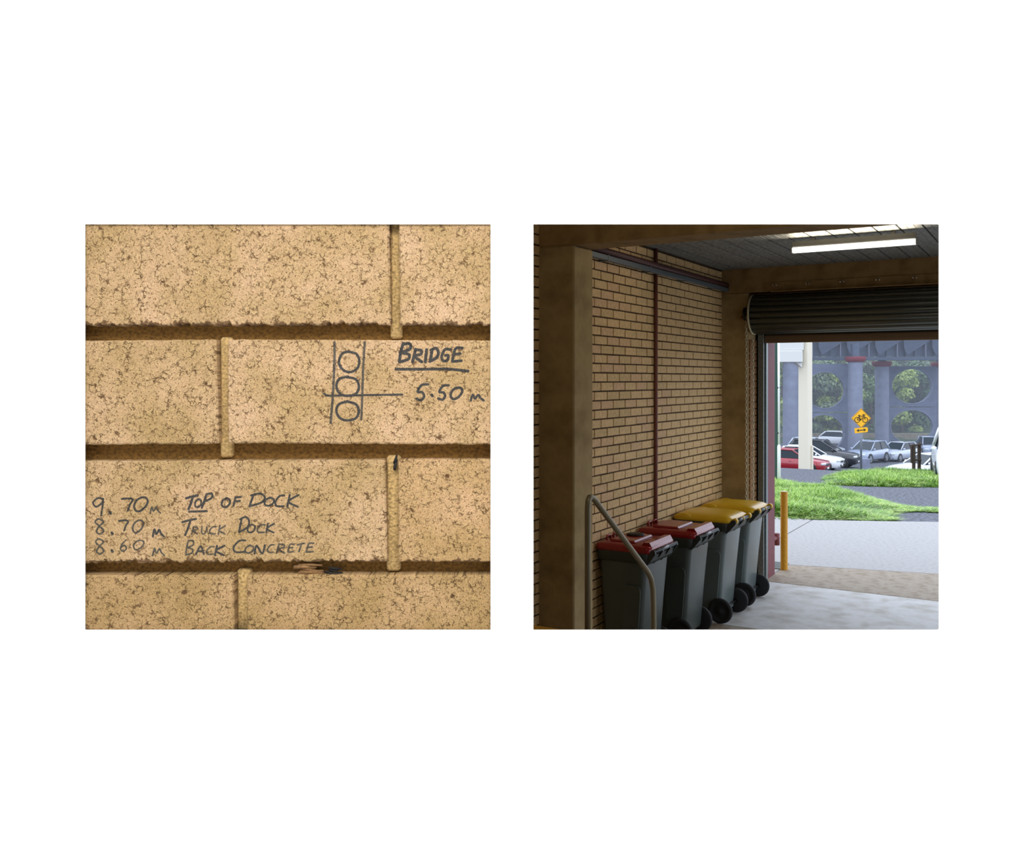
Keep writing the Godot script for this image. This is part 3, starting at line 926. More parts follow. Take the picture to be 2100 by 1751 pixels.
func build_roller_door() -> void:
	var t := thing("roller_door", "rolled up dark grey steel roller door above the opening", "roller door")
	var centre := Vector3(0, 3.40, -11.215)
	var x0 := -3.283
	var x1 := 1.25
	var rings := [[], []]
	var st := mb(true)
	var slats := 19
	for k in slats:
		for q in [[0.0, 0.238], [0.10, 0.234], [0.16, 0.222], [0.24, 0.222], [0.30, 0.236], [0.42, 0.243], [0.7, 0.245], [0.92, 0.241]]:
			var a: float = TAU * (k + q[0]) / slats
			for e in 2:
				rings[e].append(centre + Vector3(x0 if e == 0 else x1, sin(a) * q[1], cos(a) * q[1]))
	loft(st, rings)
	part("curtain_roll", st, M.slat_steel, t)
	st = mb(true)
	lathe(st, centre + Vector3(x0 - 0.004, 0, 0), Vector3.LEFT, [Vector2(0.006, 0.15), Vector2(0.006, 0.238), Vector2(0.0, 0.25), Vector2(-0.02, 0.25), Vector2(-0.02, 0.238)], 40)
	part("end_ring", st, M.cream_rim, t)
	st = mb()
	slab(st, Vector3(x0 + 0.03, 3.12, -11.462), Vector3(x1, 3.40, -11.452), 0.001)
	part("curtain", st, M.slat_steel, t)
	st = mb()
	slab(st, Vector3(x0 + 0.075, 3.052, -11.485), Vector3(x1, 3.15, -11.435), 0.006)
	part("bottom_rail", st, M.rail_bar, t)
	st = mb(true)
	tube(st, [centre + Vector3(-3.33, 0, 0), centre + Vector3(1.3, 0, 0)], 0.03, 12)
	part("shaft", st, M.dark_steel, t)
	st = mb()
	slab(st, Vector3(-3.311, 3.28, -11.30), Vector3(-3.302, 3.56, -11.10), 0.002)
	part("bracket", st, M.dark_steel, t)
	st = mb()
	slab(st, Vector3(-3.295, 0.0, -11.60), Vector3(-3.205, 3.16, -11.52), 0.003)
	slab(st, Vector3(-3.295, 0.0, -11.42), Vector3(-3.205, 3.16, -11.40), 0.003)
	slab(st, Vector3(-3.295, 0.0, -11.60), Vector3(-3.275, 3.16, -11.40), 0.003)
	part("guide_track", st, M.galvanised, t)
	st = mb(true)
	lathe(st, Vector3(-3.345, 3.40, -11.06), Vector3.RIGHT, [Vector2(0, 0.0), Vector2(0, 0.085), Vector2(0.012, 0.075), Vector2(0.024, 0.085), Vector2(0.024, 0.0)], 24)
	part("chain_wheel", st, M.dark_steel, t)
	st = mb(true)
	tube(st, [Vector3(-3.39, 3.36, -11.08), Vector3(-3.30, 3.36, -11.08)], 0.02, 10)
	part("axle_cap", st, M.maroon_paint, t)
	# the hand chain: oval links, each turned against the next
	var link := mb(true)
	var ch := thing("hand_chain", "thin steel hand chain hanging in two strands beside the roller door", "chain")
	for strand in [[Vector3(-3.318, 3.40, -11.045), 2.44], [Vector3(-3.238, 3.10, -11.06), 2.16]]:
		link = mb(true)
		var count := int(strand[1] / 0.04)
		for k in count:
			var c: Vector3 = strand[0] - Vector3(0, 0.04 * k, 0)
			var across := Vector3(1, 0, 0) if k % 2 == 0 else Vector3(0, 0, 1)
			var loop := []
			for a in 7:
				loop.append(c + across * cos(TAU * a / 6) * 0.013 + Vector3(0, sin(TAU * a / 6) * 0.027, 0))
			tube(link, loop, 0.0048, 4)
		part("strand", link, M.chain, ch)
	# bolted angle under the far beam
	var an := thing("steel_angle", "rusty steel angle with pairs of bolts under the concrete beam", "steel angle")
	st = mb()
	slab(st, Vector3(-3.02, 3.664, -11.098), Vector3(2.29, 3.775, -11.088), 0.002)
	slab(st, Vector3(-3.02, 3.655, -11.098), Vector3(2.29, 3.666, -11.03), 0.002)
	part("bar", st, M.beam_concrete, an)
	for k in 13:
		for s in [-1, 1]:
			st = mb(true)
			tube(st, [Vector3(-2.98 + 0.392 * k + s * 0.018, 3.738, -11.09), Vector3(-2.98 + 0.392 * k + s * 0.018, 3.738, -11.052)], 0.010, 8)
			part("bolt", st, M.bolt, an)

func make_bin(label: String, red: bool, where: Vector3, body_mat: Material, deep: float, high: float) -> void:
	var t := thing("wheelie_bin", label, "bin", where, 0.0, "wheelie bins along the brick wall")
	# body: lofted, tapering down
	var rings := []
	for q in [[0.075, -0.205, 0.155, 0.235, 0.05], [0.10, -0.215, 0.165, 0.245, 0.05], [0.5, -0.245, 0.195, 0.265, 0.05], [0.80, -0.265, 0.225, 0.28, 0.055], [0.86, -0.27, 0.232, 0.283, 0.055], [0.955, -0.272, 0.24, 0.286, 0.055]]:
		rings.append(ring_xz(q[1], q[2], q[3], q[0], q[4], 5))
	var st := mb(true)
	loft(st, rings)
	part("body", st, body_mat, t)
	# pressed side panels
	for s in [-1, 1]:
		st = mb()
		var lo := 0.10
		var hi := 0.70
		var outline := PackedVector2Array([Vector2(-0.02, lo), Vector2(0.13, lo), Vector2(0.18, hi - 0.06), Vector2(0.175, hi - 0.02), Vector2(0.15, hi), Vector2(0.03, hi), Vector2(0.0, hi - 0.02), Vector2(-0.01, hi - 0.06)])
		var lean := Basis(Vector3.RIGHT, s * 0.045)
		plate(st, outline, -0.008, 0.008, Transform3D(lean, Vector3(0, 0, s * 0.252)))
		part("side_panel", st, body_mat, t)
	# rim collar
	rings = []
	for q in [[0.885, 0.004], [0.89, 0.022], [0.965, 0.026], [0.972, 0.02]]:
		rings.append(ring_xz(-0.272 - q[1], 0.238 + q[1], 0.285 + q[1] * 0.7, q[0], 0.06, 5))
	st = mb(true)
	loft(st, rings)
	part("rim", st, M.bin_rim, t)
	# handle at the back with its webs
	st = mb(true)
	tube(st, [Vector3(0.315, 0.985, -0.27), Vector3(0.315, 0.985, 0.27)], 0.017, 12)
	part("handle", st, M.handle_bar, t)
	for k in ([-0.27, -0.09, 0.09, 0.27] if red else [-0.275, 0.0, 0.275]):
		st = mb()
		var web := PackedVector2Array([Vector2(0.235, 0.86), Vector2(0.30, 0.93), Vector2(0.335, 0.972), Vector2(0.325, 1.0), Vector2(0.30, 1.0), Vector2(0.235, 0.965)])
		plate(st, web, k - 0.009, k + 0.009)
		part("handle_web", st, M.bin_rim, t)
	st = mb()
	plate(st, PackedVector2Array([Vector2(0.24, 0.87), Vector2(0.275, 0.90), Vector2(0.30, 0.955), Vector2(0.24, 0.965)]), -0.265, 0.265)
	part("skirt", st, M.bin_rim, t)
	# lid
	rings = []
	var tilt := 0.0
	if red:
		for q in [[0.968, 0.0, 0.0], [0.985, 0.008, 0.0], [1.018, 0.0, 0.0], [1.03, -0.03, 0.0]]:
			rings.append(ring_xz(-0.30 - q[1], 0.29 + q[1] * 0.5, 0.30 + q[1], q[0], 0.06, 5))
	else:
		for q in [[0.968, 0.0], [0.985, 0.008], [1.008, 0.0], [1.028, -0.04], [1.040, -0.10], [1.044, -0.16]]:
			rings.append(ring_xz(-0.30 - q[1] * 0.9, 0.29 + q[1] * 0.9, 0.30 + q[1] * 0.9, q[0], 0.07, 6))
	st = mb(true)
	loft(st, rings)
	var lid := part("lid", st, M.lid_red if red else M.lid_yellow, t)
	if red:
		# stepped panel, cross ridge and grip
		st = mb()
		box(st, Vector3(-0.05, 1.035, 0), Vector3(0.27, 0.03, 0.42), 0.012)
		part("raised_panel", st, M.lid_red, lid)
		st = mb()
		plate(st, PackedVector2Array([Vector2(0.165, 1.02), Vector2(0.285, 1.02), Vector2(0.26, 1.005 + 0.05), Vector2(0.20, 1.052)]), -0.25, 0.25)
		part("hinge_ridge", st, M.lid_red, lid)
		for s in [-1, 1]:
			st = mb(true)
			tube(st, [Vector3(-0.27, 1.03, s * 0.12), Vector3(-0.27, 1.055, s * 0.10), Vector3(-0.27, 1.055, s * 0.04), Vector3(-0.27, 1.03, s * 0.03)], 0.010, 8)
			part("lid_grip", st, M.lid_red, lid)
	else:
		for s in [-1, 1]:
			st = mb(true)
			var arch := PackedVector2Array()
			for k in 13:
				arch.append(Vector2(-0.19 + 0.085 * -cos(PI * k / 12.0), 0.995 + 0.04 * sin(PI * k / 12.0)))
			plate(st, arch, s * 0.296 - 0.02, s * 0.296 + 0.012)
			part("lid_grip", st, M.lid_yellow, lid)
			st = mb(true)
			lathe(st, Vector3(0.312, 0.988, s * 0.215), Vector3(0, 0, s), [Vector2(0, 0.014), Vector2(0, 0.028), Vector2(0.05, 0.028), Vector2(0.05, 0.014)], 16)
			part("hinge_barrel", st, M.lid_yellow, lid)
		st = mb(true)
		lathe(st, Vector3(0.315, 0.985, -0.012), Vector3(0, 0, 1), [Vector2(0, 0.018), Vector2(0, 0.022), Vector2(0.02, 0.022), Vector2(0.02, 0.018)], 14)
		part("hinge_clip", st, M.lid_yellow, lid)
		st = mb()
		box(st, Vector3(0.285, 0.985, 0), Vector3(0.05, 0.016, 0.36), 0.005)
		part("hinge_flap", st, M.lid_yellow, lid)
	st = mb()
	box(st, Vector3(-0.14, 0.034, 0), Vector3(0.1, 0.068, 0.34), 0.012)
	part("foot", st, body_mat, t)
	for o in t.get_children():
		o.scale = Vector3(deep, high, 1.0)
	# wheels and axle
	var wx := 0.13 if red else 0.195
	st = mb(true)
	tube(st, [Vector3(wx, 0.135, -0.27), Vector3(wx, 0.135, 0.27)], 0.014, 8)
	part("axle", st, M.dark_steel, t)
	for s in [-1, 1]:
		st = mb(true)
		lathe(st, Vector3(wx, 0.135, s * 0.255), Vector3(0, 0, s), [Vector2(0, 0.02), Vector2(0.0, 0.115), Vector2(0.006, 0.13), Vector2(0.02, 0.135), Vector2(0.042, 0.13), Vector2(0.05, 0.115), Vector2(0.05, 0.10), Vector2(0.042, 0.09), Vector2(0.042, 0.03), Vector2(0.052, 0.025), Vector2(0.052, 0.0)], 32)
		part("wheel", st, M.tyre, t)
	st = mb()
	box(st, Vector3(wx - 0.04, 0.11, 0), Vector3(0.09, 0.05, 0.34), 0.012)
	part("axle_block", st, body_mat, t)

func build_bins() -> void:
	make_bin("red lidded wheelie bin nearest the concrete pillar, a dark disc on its lid", true, Vector3(-3.362, 0, -7.76), M.bin_green, 0.91, 1.086)
	make_bin("red lidded wheelie bin between the other red bin and the yellow bins", true, Vector3(-3.315, 0, -8.70), M.bin_green, 1.02, 1.086)
	make_bin("yellow lidded wheelie bin next to the red lidded bins", false, Vector3(-3.298, 0, -9.67), M.bin_grey, 1.1, 1.107)
	make_bin("yellow lidded wheelie bin nearest the roller door", false, Vector3(-3.298, 0, -10.53), M.bin_grey, 1.1, 1.107)
	var st := mb(true)
	lathe(st, Vector3(-3.41, 1.1405, -7.86), Vector3.UP, [Vector2(0, 0.0), Vector2(0, 0.085), Vector2(0.012, 0.085), Vector2(0.018, 0.06), Vector2(0.018, 0.0)], 24)
	tag(part("jar_lid", st, M.dark_steel), "flat dark disc lying on the red bin lid", "disc")

# ------------------------------------------------------------------ outdoors
const PROFILE := [[0.0, 0.0], [17.4, 0.0], [41.0, -1.35], [53.0, -2.74], [60.0, -3.42], [80.0, -4.17], [100.0, -4.5], [300.0, -4.5]]

func ground(z: float) -> float:
	var d := -z
	for i in PROFILE.size() - 1:
		if d <= PROFILE[i + 1][0]:
			return lerpf(PROFILE[i][1], PROFILE[i + 1][1], (d - PROFILE[i][0]) / (PROFILE[i + 1][0] - PROFILE[i][0]))
	return -4.5

func on_ground(u: float, depth: float) -> Vector3:
	var p := at(u, HORIZON, depth)
	return Vector3(p.x, ground(p.z), p.z)

func flat(st: SurfaceTool, pts: PackedVector2Array, y0: float, y1: float) -> void:
	# outline in (x, z), laid level between two heights
	plate(st, pts, y0, y1, Transform3D(Basis(Vector3(1, 0, 0), Vector3(0, 0, 1), Vector3(0, 1, 0)), Vector3.ZERO))

func build_yard() -> void:
	var yard := setting_node("floor_yard")
	var st := mb()
	flat(st, PackedVector2Array([Vector2(-3.266, -11.668), Vector2(2.6, -11.668), Vector2(2.6, -14.2), Vector2(-1.4, -13.285), Vector2(-3.28, -12.86), Vector2(-3.28, -12.16)]), -0.2, 0.0)
	part("concrete_slab", st, M.tan_concrete, yard)
	st = mb()
	flat(st, PackedVector2Array([Vector2(-3.925, -12.87), Vector2(-3.28, -12.872), Vector2(-1.4, -13.295), Vector2(9.0, -15.9), Vector2(9.0, -24.0), Vector2(-1.9, -18.15), Vector2(-2.8, -17.7), Vector2(-3.925, -17.2)]), -0.2, 0.0)
	part("concrete_slab", st, M.apron_concrete, yard)
	st = mb()
	flat(st, PackedVector2Array([Vector2(-14.0, -12.16), Vector2(-3.29, -12.16), Vector2(-3.29, -12.86), Vector2(-3.945, -12.86), Vector2(-3.945, -17.2), Vector2(-14.0, -17.2)]), -0.2, 0.0)
	part("concrete_slab", st, M.apron_concrete, yard)
	st = mb()
	flat(st, PackedVector2Array([Vector2(2.62, 4.0), Vector2(30.0, 4.0), Vector2(30.0, -15.8), Vector2(9.0, -15.85), Vector2(2.62, -14.2)]), -0.2, -0.005)
	part("concrete_slab", st, M.apron_concrete, yard)
	st = mb()
	flat(st, PackedVector2Array([Vector2(-14.0, -11.66), Vector2(9.0, -11.66), Vector2(9.0, -23.6), Vector2(-1.9, -17.9), Vector2(-3.9, -17.1), Vector2(-14.0, -17.1)]), -0.3, -0.014)
	part("slab_bed", st, M.joint, yard)
	# the falling ground of tar and gravel
	st = mb(true)
	var step := 2.0
	var zs := []
	for k in 28:
		zs.append(-17.0 - 1.5 * k)
	for k in 24:
		zs.append(-60.0 - 5.0 * k)
	for i in zs.size() - 1:
		for j in 30:
			var x0 := -90.0 + 5.0 * j
			var x1 := x0 + 5.0
			quad_out(st, Vector3(x0, ground(zs[i]) - 0.03, zs[i]), Vector3(x1, ground(zs[i]) - 0.03, zs[i]), Vector3(x1, ground(zs[i + 1]) - 0.03, zs[i + 1]), Vector3(x0, ground(zs[i + 1]) - 0.03, zs[i + 1]), Vector3(x0, -50, zs[i]))
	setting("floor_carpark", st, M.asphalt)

const NEAR_GRASS := [[-5.2, -17.0], [-4.05, -17.2], [-3.4, -17.7], [-2.9, -18.1], [-2.66, -18.5], [-3.0, -20.2], [-2.6, -21.0], [-1.7, -21.3], [-1.7, -22.3], [-2.98, -22.0], [-3.93, -23.7], [-4.81, -25.4], [-5.43, -26.6], [-5.9, -27.3], [-6.9, -27.6], [-8.1, -27.8], [-12, -27.8], [-12, -17.0]]
const BANK_GRASS := [[-6.2, -29.4], [-5.35, -29.6], [-4.2, -30.5], [-3.3, -31.7], [-1.0, -33], [-1.0, -41], [-5.5, -41], [-7.2, -38], [-7.2, -33]]

func build_grass() -> void:
	rng.seed = 41
	# the turf bed under the blades
	var bed := mb(true)
	for poly in [NEAR_GRASS, BANK_GRASS]:
		var pts := PackedVector2Array()
		for p in poly:
			pts.append(Vector2(p[0], p[1]))
		var idx := Geometry2D.triangulate_polygon(pts)
		for i in range(0, idx.size(), 3):
			var v := []
			for k in 3:
				var q := pts[idx[i + k]]
				v.append(Vector3(q.x, ground(q.y) - 0.022, q.y))
			tri_out(bed, v[0], v[1], v[2], Vector3(v[0].x, -90, v[0].z))
	setting("floor_turf", bed, M.soil)
	# clumps: a few bent blades each
	var clumps := []
	for kind in 4:
		var st := mb()
		for b in 9:
			var a := rng.randf() * TAU
			var root := Vector3(rng.randf_range(-0.05, 0.05), 0, rng.randf_range(-0.05, 0.05))
			var lean := Vector3(cos(a), 0, sin(a))
			var side := lean.cross(Vector3.UP) * 0.010
			var h := rng.randf_range(0.6, 1.0)
			var p1 := root + Vector3.UP * 0.55 * h + lean * 0.06
			var p2 := root + Vector3.UP * 0.9 * h + lean * rng.randf_range(0.12, 0.34)
			for q in [[root - side, root + side, p1 + side], [root - side, p1 + side, p1 - side], [p1 - side, p1 + side, p2]]:
				for v in q: st.add_vertex(v)
		st.generate_normals()
		clumps.append(st.commit())
	var heights := FastNoiseLite.new()
	heights.seed = 5
	heights.frequency = 0.35
	for where in [["near", NEAR_GRASS, 24000, 0.32], ["bank", BANK_GRASS, 13000, 0.36]]:
		var poly := PackedVector2Array()
		var lo := Vector2(1e9, 1e9)
		var hi := -lo
		for p in where[1]:
			var q := Vector2(p[0], p[1])
			poly.append(q)
			lo = lo.min(q)
			hi = hi.max(q)
		lo.x = maxf(lo.x, -9.5)
		var spots := [[], [], [], []]
		var guard := 0
		while guard < where[2]:
			guard += 1
			var q := Vector2(rng.randf_range(lo.x, hi.x), rng.randf_range(lo.y, hi.y))
			q += Vector2(rng.randf_range(-0.15, 0.15), rng.randf_range(-0.15, 0.15))
			if not Geometry2D.is_point_in_polygon(q, poly):
				continue
			var n := heights.get_noise_2d(q.x, q.y)
			var h: float = where[3] * (0.8 + 0.6 * n + rng.randf_range(-0.2, 0.3))
			if where[0] == "near":
				h *= clampf(0.35 + (-2.9 - q.x) * 0.32, 0.3, 1.0) * clampf(0.35 + (-17.0 - q.y) * 0.8, 0.35, 1.0)
			var rim := 9.0
			for i in poly.size():
				rim = minf(rim, q.distance_to(Geometry2D.get_closest_point_to_segment(q, poly[i], poly[(i + 1) % poly.size()])))
			h *= clampf(0.3 + rim * 0.9, 0.3, 1.0)
			if rim < 0.35 and rng.randf() > 0.25 + rim * 1.5:
				continue
			h = maxf(h, 0.06)
			var kind := 0 if n > 0.05 else (2 if n < -0.2 else 1)
			if rng.randf() < 0.3: kind = rng.randi_range(0, 3)
			var b := Basis(Vector3.UP, rng.randf() * TAU).scaled(Vector3(0.9, h, 0.9))
			spots[kind].append(Transform3D(b, Vector3(q.x, ground(q.y) - 0.024, q.y)))
		for kind in 4:
			if spots[kind].is_empty():
				continue
			var mm := MultiMesh.new()
			mm.transform_format = MultiMesh.TRANSFORM_3D
			mm.use_colors = true
			mm.mesh = clumps[kind]
			mm.instance_count = spots[kind].size()
			for i in spots[kind].size():
				mm.set_instance_transform(i, spots[kind][i])
				var shade := rng.randf_range(0.45, 1.1)
				mm.set_instance_color(i, Color(shade, shade, shade * rng.randf_range(0.8, 1.2)))
			var o := MultiMeshInstance3D.new()
			o.name = numbered("grass")
			o.multimesh = mm
			o.material_override = M["grass_%d" % kind]
			add_child(o)
			o.set_meta("kind", "stuff")
			var tone: String = ["fresh green", "bright light green", "deep green", "pale straw green"][kind]
			tag(o, tone + (" grass blades growing beside the concrete apron" if where[0] == "near" else " grass blades on the bank before the parked cars"), "grass")

# a car, its nose towards +x; lengths in metres
func make_car(label: String, paint: Material, where: Vector3, turn: float, L: float, W: float, Hc: float, rack := false, tall := false) -> void:
	var t := thing("car", label, "car", where, TURN + turn, "parked cars")
	var st := mb(true)
	var hw := W / 2.0
	var belt := Hc * (0.615 if tall else 0.635)
	var nose := L / 2.0
	var cowl := L * 0.235
	var wheel_r := 0.335 if not tall else 0.385
	var base := 0.20 if not tall else 0.27
	# body shell: rings from nose to tail
	var rings := []
	for q in [[nose, 0.30, 0.72, 0.62], [nose - 0.05, 0.22, 0.80, 0.80], [nose - 0.2, 0.18, 0.86, 0.92], [nose - 0.5, 0.18, 0.905, 0.985], [cowl + 0.3, 0.18, 0.955, 1.0], [cowl, 0.18, 0.99, 1.0], [0.0, 0.18, 1.0, 1.0], [-L * 0.25, 0.18, 1.015, 1.0], [-nose + 0.4, 0.18, 1.03, 0.975], [-nose + 0.1, 0.24, 1.0, 0.88], [-nose, 0.32, 0.9, 0.76]]:
		var top: float = belt * q[2]
		var low: float = base + (q[1] - 0.18)
		var w: float = hw * q[3]
		var mid := (top + low) * 0.5
		rings.append([Vector3(q[0], low, -w * 0.86), Vector3(q[0], low + 0.07, -w * 0.97), Vector3(q[0], mid, -w), Vector3(q[0], top - 0.09, -w * 0.965), Vector3(q[0], top - 0.02, -w * 0.87), Vector3(q[0], top + 0.025, -w * 0.4), Vector3(q[0], top + 0.025, w * 0.4), Vector3(q[0], top - 0.02, w * 0.87), Vector3(q[0], top - 0.09, w * 0.965), Vector3(q[0], mid, w), Vector3(q[0], low + 0.07, w * 0.97), Vector3(q[0], low, w * 0.86)])
	loft(st, rings)
	part("body", st, paint, t)
	# cabin: glass below, painted roof and posts over it
	var b0 := hw * 0.86
	var r0 := hw * 0.66
	var by := belt * 0.985
	var ry := Hc - 0.05
	var fx := cowl - 0.02
	var rfx := fx - (Hc - belt) * 1.55
	var rrx := -nose + (0.55 if tall else 0.75)
	var brx := -nose + 0.16
	st = mb()
	quad_out(st, Vector3(fx, by, -b0), Vector3(fx, by, b0), Vector3(rfx, ry, r0), Vector3(rfx, ry, -r0), Vector3.ZERO)
	part("windscreen", st, M.glass_dark, t)
	st = mb()
	quad_out(st, Vector3(brx, by, -b0), Vector3(brx, by, b0), Vector3(rrx, ry, r0), Vector3(rrx, ry, -r0), Vector3.ZERO)
	part("rear_window", st, M.glass_dark, t)
	for s in [-1, 1]:
		st = mb()
		quad_out(st, Vector3(fx, by, s * b0), Vector3(brx, by, s * b0), Vector3(rrx, ry, s * r0), Vector3(rfx, ry, s * r0), Vector3(0, by, 0))
		part("side_windows", st, M.glass_dark, t)
		st = mb(true)
		tube(st, [Vector3(fx, by, s * b0), Vector3(rfx, ry, s * r0)], 0.045, 6)
		tube(st, [Vector3(rfx, ry, s * r0), Vector3((rfx + rrx) / 2, ry + 0.015, s * r0), Vector3(rrx, ry, s * r0)], 0.045, 6)
		tube(st, [Vector3(rrx, ry, s * r0), Vector3(brx, by, s * b0)], 0.07, 6)
		part("window_frame", st, paint, t)
		st = mb(true)
		var mx := (rfx + rrx) / 2.0 + 0.05
		tube(st, [Vector3(mx, by, s * b0 * 1.005), Vector3(mx - 0.02, ry, s * r0 * 1.005)], 0.035, 6)
		part("door_post", st, M.car_trim, t)
		st = mb(true)
		var mp := Vector3(fx - 0.28, by + 0.08, s * (b0 + 0.14))
		box(st, mp, Vector3(0.12, 0.13, 0.19), 0.04)
		part("mirror", st, paint, t)
		st = mb()
		box(st, Vector3(0, base + 0.02, s * hw * 0.93), Vector3(L * 0.56, 0.08, 0.08), 0.02)
		part("sill", st, M.car_trim, t)
		st = mb()
		box(st, Vector3(0.1, belt * 0.80, s * hw * 1.0), Vector3(0.16, 0.025, 0.02), 0.005)
		part("door_handle", st, paint, t)
		if rack:
			st = mb(true)
			tube(st, [Vector3(rfx - 0.1, ry + 0.05, s * r0 * 0.9), Vector3(rfx - 0.15, ry + 0.09, s * r0 * 0.9), Vector3(rrx + 0.15, ry + 0.09, s * r0 * 0.9), Vector3(rrx + 0.1, ry + 0.05, s * r0 * 0.9)], 0.025, 6)
			part("roof_rail", st, M.car_trim, t)
	st = mb(true)
	rings = []
	for q in [[rfx + 0.03, -0.03, 0.97], [rfx - 0.12, 0.03, 1.0], [(rfx + rrx) / 2, 0.06, 1.0], [rrx + 0.1, 0.035, 1.0], [rrx - 0.05, -0.02, 0.96]]:
		var w: float = r0 * q[2]
		rings.append([Vector3(q[0], ry - 0.04, -w), Vector3(q[0], ry + q[1] * 0.6, -w * 0.9), Vector3(q[0], ry + q[1], 0), Vector3(q[0], ry + q[1] * 0.6, w * 0.9), Vector3(q[0], ry - 0.04, w)])
	loft(st, rings)
	part("roof", st, paint, t)
	# face
	st = mb()
	box(st, Vector3(nose - 0.035, belt * 0.62, 0), Vector3(0.09, 0.16, W * 0.42), 0.02)
	part("grille", st, M.car_trim, t)
	st = mb()
	box(st, Vector3(nose - 0.02, belt * 0.36, 0), Vector3(0.08, 0.15, W * 0.5), 0.02)
	part("air_intake", st, M.car_trim, t)
	st = mb()
	box(st, Vector3(nose + 0.015, belt * 0.66, 0), Vector3(0.03, 0.03, W * 0.3), 0.006)
	part("badge_bar", st, M.chrome, t)
	st = mb()
	box(st, Vector3(nose + 0.025, belt * 0.40, 0), Vector3(0.02, 0.10, 0.37), 0.004)
	part("number_plate", st, M.plate_white, t)
	for s in [-1, 1]:
		st = mb()
		box(st, Vector3(nose - 0.12, belt * 0.70, s * hw * 0.70), Vector3(0.26, 0.14, 0.36), 0.04, Basis(Vector3.UP, -s * 0.45))
		part("head_lamp", st, M.head_lamp, t)
		st = mb(true)
		lathe(st, Vector3(nose - 0.07, belt * 0.34, s * hw * 0.70), Vector3.RIGHT, [Vector2(-0.05, 0.0), Vector2(-0.05, 0.09), Vector2(0.03, 0.08), Vector2(0.03, 0.0)], 12)
		part("fog_lamp", st, M.car_trim, t)
		for x in [L * 0.31, -L * 0.29]:
			st = mb(true)
			lathe(st, Vector3(x, wheel_r, s * (hw - 0.21)), Vector3(0, 0, s), [Vector2(0, 0.0), Vector2(0.0, wheel_r * 1.14), Vector2(0.213, wheel_r * 1.14), Vector2(0.215, wheel_r * 0.98)], 24)
			part("wheel_arch", st, M.car_trim, t)
			st = mb(true)
			lathe(st, Vector3(x, wheel_r, s * (hw - 0.20)), Vector3(0, 0, s), [Vector2(0, wheel_r * 0.5), Vector2(0, wheel_r * 0.94), Vector2(0.03, wheel_r), Vector2(0.18, wheel_r), Vector2(0.215, wheel_r * 0.93), Vector2(0.218, wheel_r * 0.64)], 24)
			var tyre := part("tyre", st, M.tyre, t)
			st = mb()
			lathe(st, Vector3(x, wheel_r, s * (hw - 0.015)), Vector3(0, 0, s), [Vector2(0.03, 0.0), Vector2(0.03, 0.06), Vector2(0.022, 0.07)], 12)
			for k in 5:
				var a := TAU * k / 5.0
				box(st, Vector3(x + cos(a) * wheel_r * 0.36, wheel_r + sin(a) * wheel_r * 0.36, s * (hw + 0.006)), Vector3(wheel_r * 0.58, 0.06, 0.02), 0.006, Basis(Vector3(0, 0, 1), a))
			lathe(st, Vector3(x, wheel_r, s * (hw + 0.0)), Vector3(0, 0, s), [Vector2(0.012, wheel_r * 0.66), Vector2(0.018, wheel_r * 0.62), Vector2(0.0, wheel_r * 0.58)], 20)
			part("rim", st, M.car_rim, tyre)

func car(label: String, colour: String, u: float, depth: float, turn_deg: float, L := 4.35, W := 1.8, Hc := 1.48, rack := false, tall := false) -> void:
	make_car(label, M["paint_" + colour], on_ground(u, depth) + Vector3(0, -0.03, 0), deg_to_rad(turn_deg), L, W, Hc, rack, tall)

func build_cars() -> void:
	car("red hatchback parked behind the cream post", "red", 1626, 57.5, -35)
	car("white crossover parked between the red and the black car", "white", 1658, 62.5, -33, 4.45, 1.82, 1.60)
	car("black four wheel drive parked behind the white crossover", "black", 1688, 66.0, -32, 4.9, 1.95, 1.95, false, true)
	car("silver car of which the roof shows behind the black four wheel drive", "silver", 1672, 79.0, -30, 4.6, 1.85, 1.72, false, true)
	car("distant white car beside the middle round bridge column", "white", 1724, 97.0, -30, 4.4, 1.8, 1.55)
	car("blue grey crossover parked to the left of the silver wagon", "blue_grey", 1779, 73.0, -137, 4.6, 1.9, 1.72, false, true)
	car("silver station wagon with roof rails under the round opening", "silver", 1842, 76.0, -140, 4.5, 1.8, 1.56, true)
	car("blue grey four wheel drive behind the two timber posts", "blue_grey", 1908, 82.0, -105, 4.6, 1.9, 1.75, false, true)
	car("white saloon half hidden behind the grass bank", "white", 1906, 50.0, -163, 4.6, 1.8, 1.42)
	car("big white four wheel drive cut off by the opening's edge", "white", 1972, 34.0, -112, 4.8, 1.95, 1.9, false, true)
	car("dark blue car of which only the nose shows beside the white pipe", "dark_blue", 1528, 63.0, -35, 4.5, 1.8, 1.5)

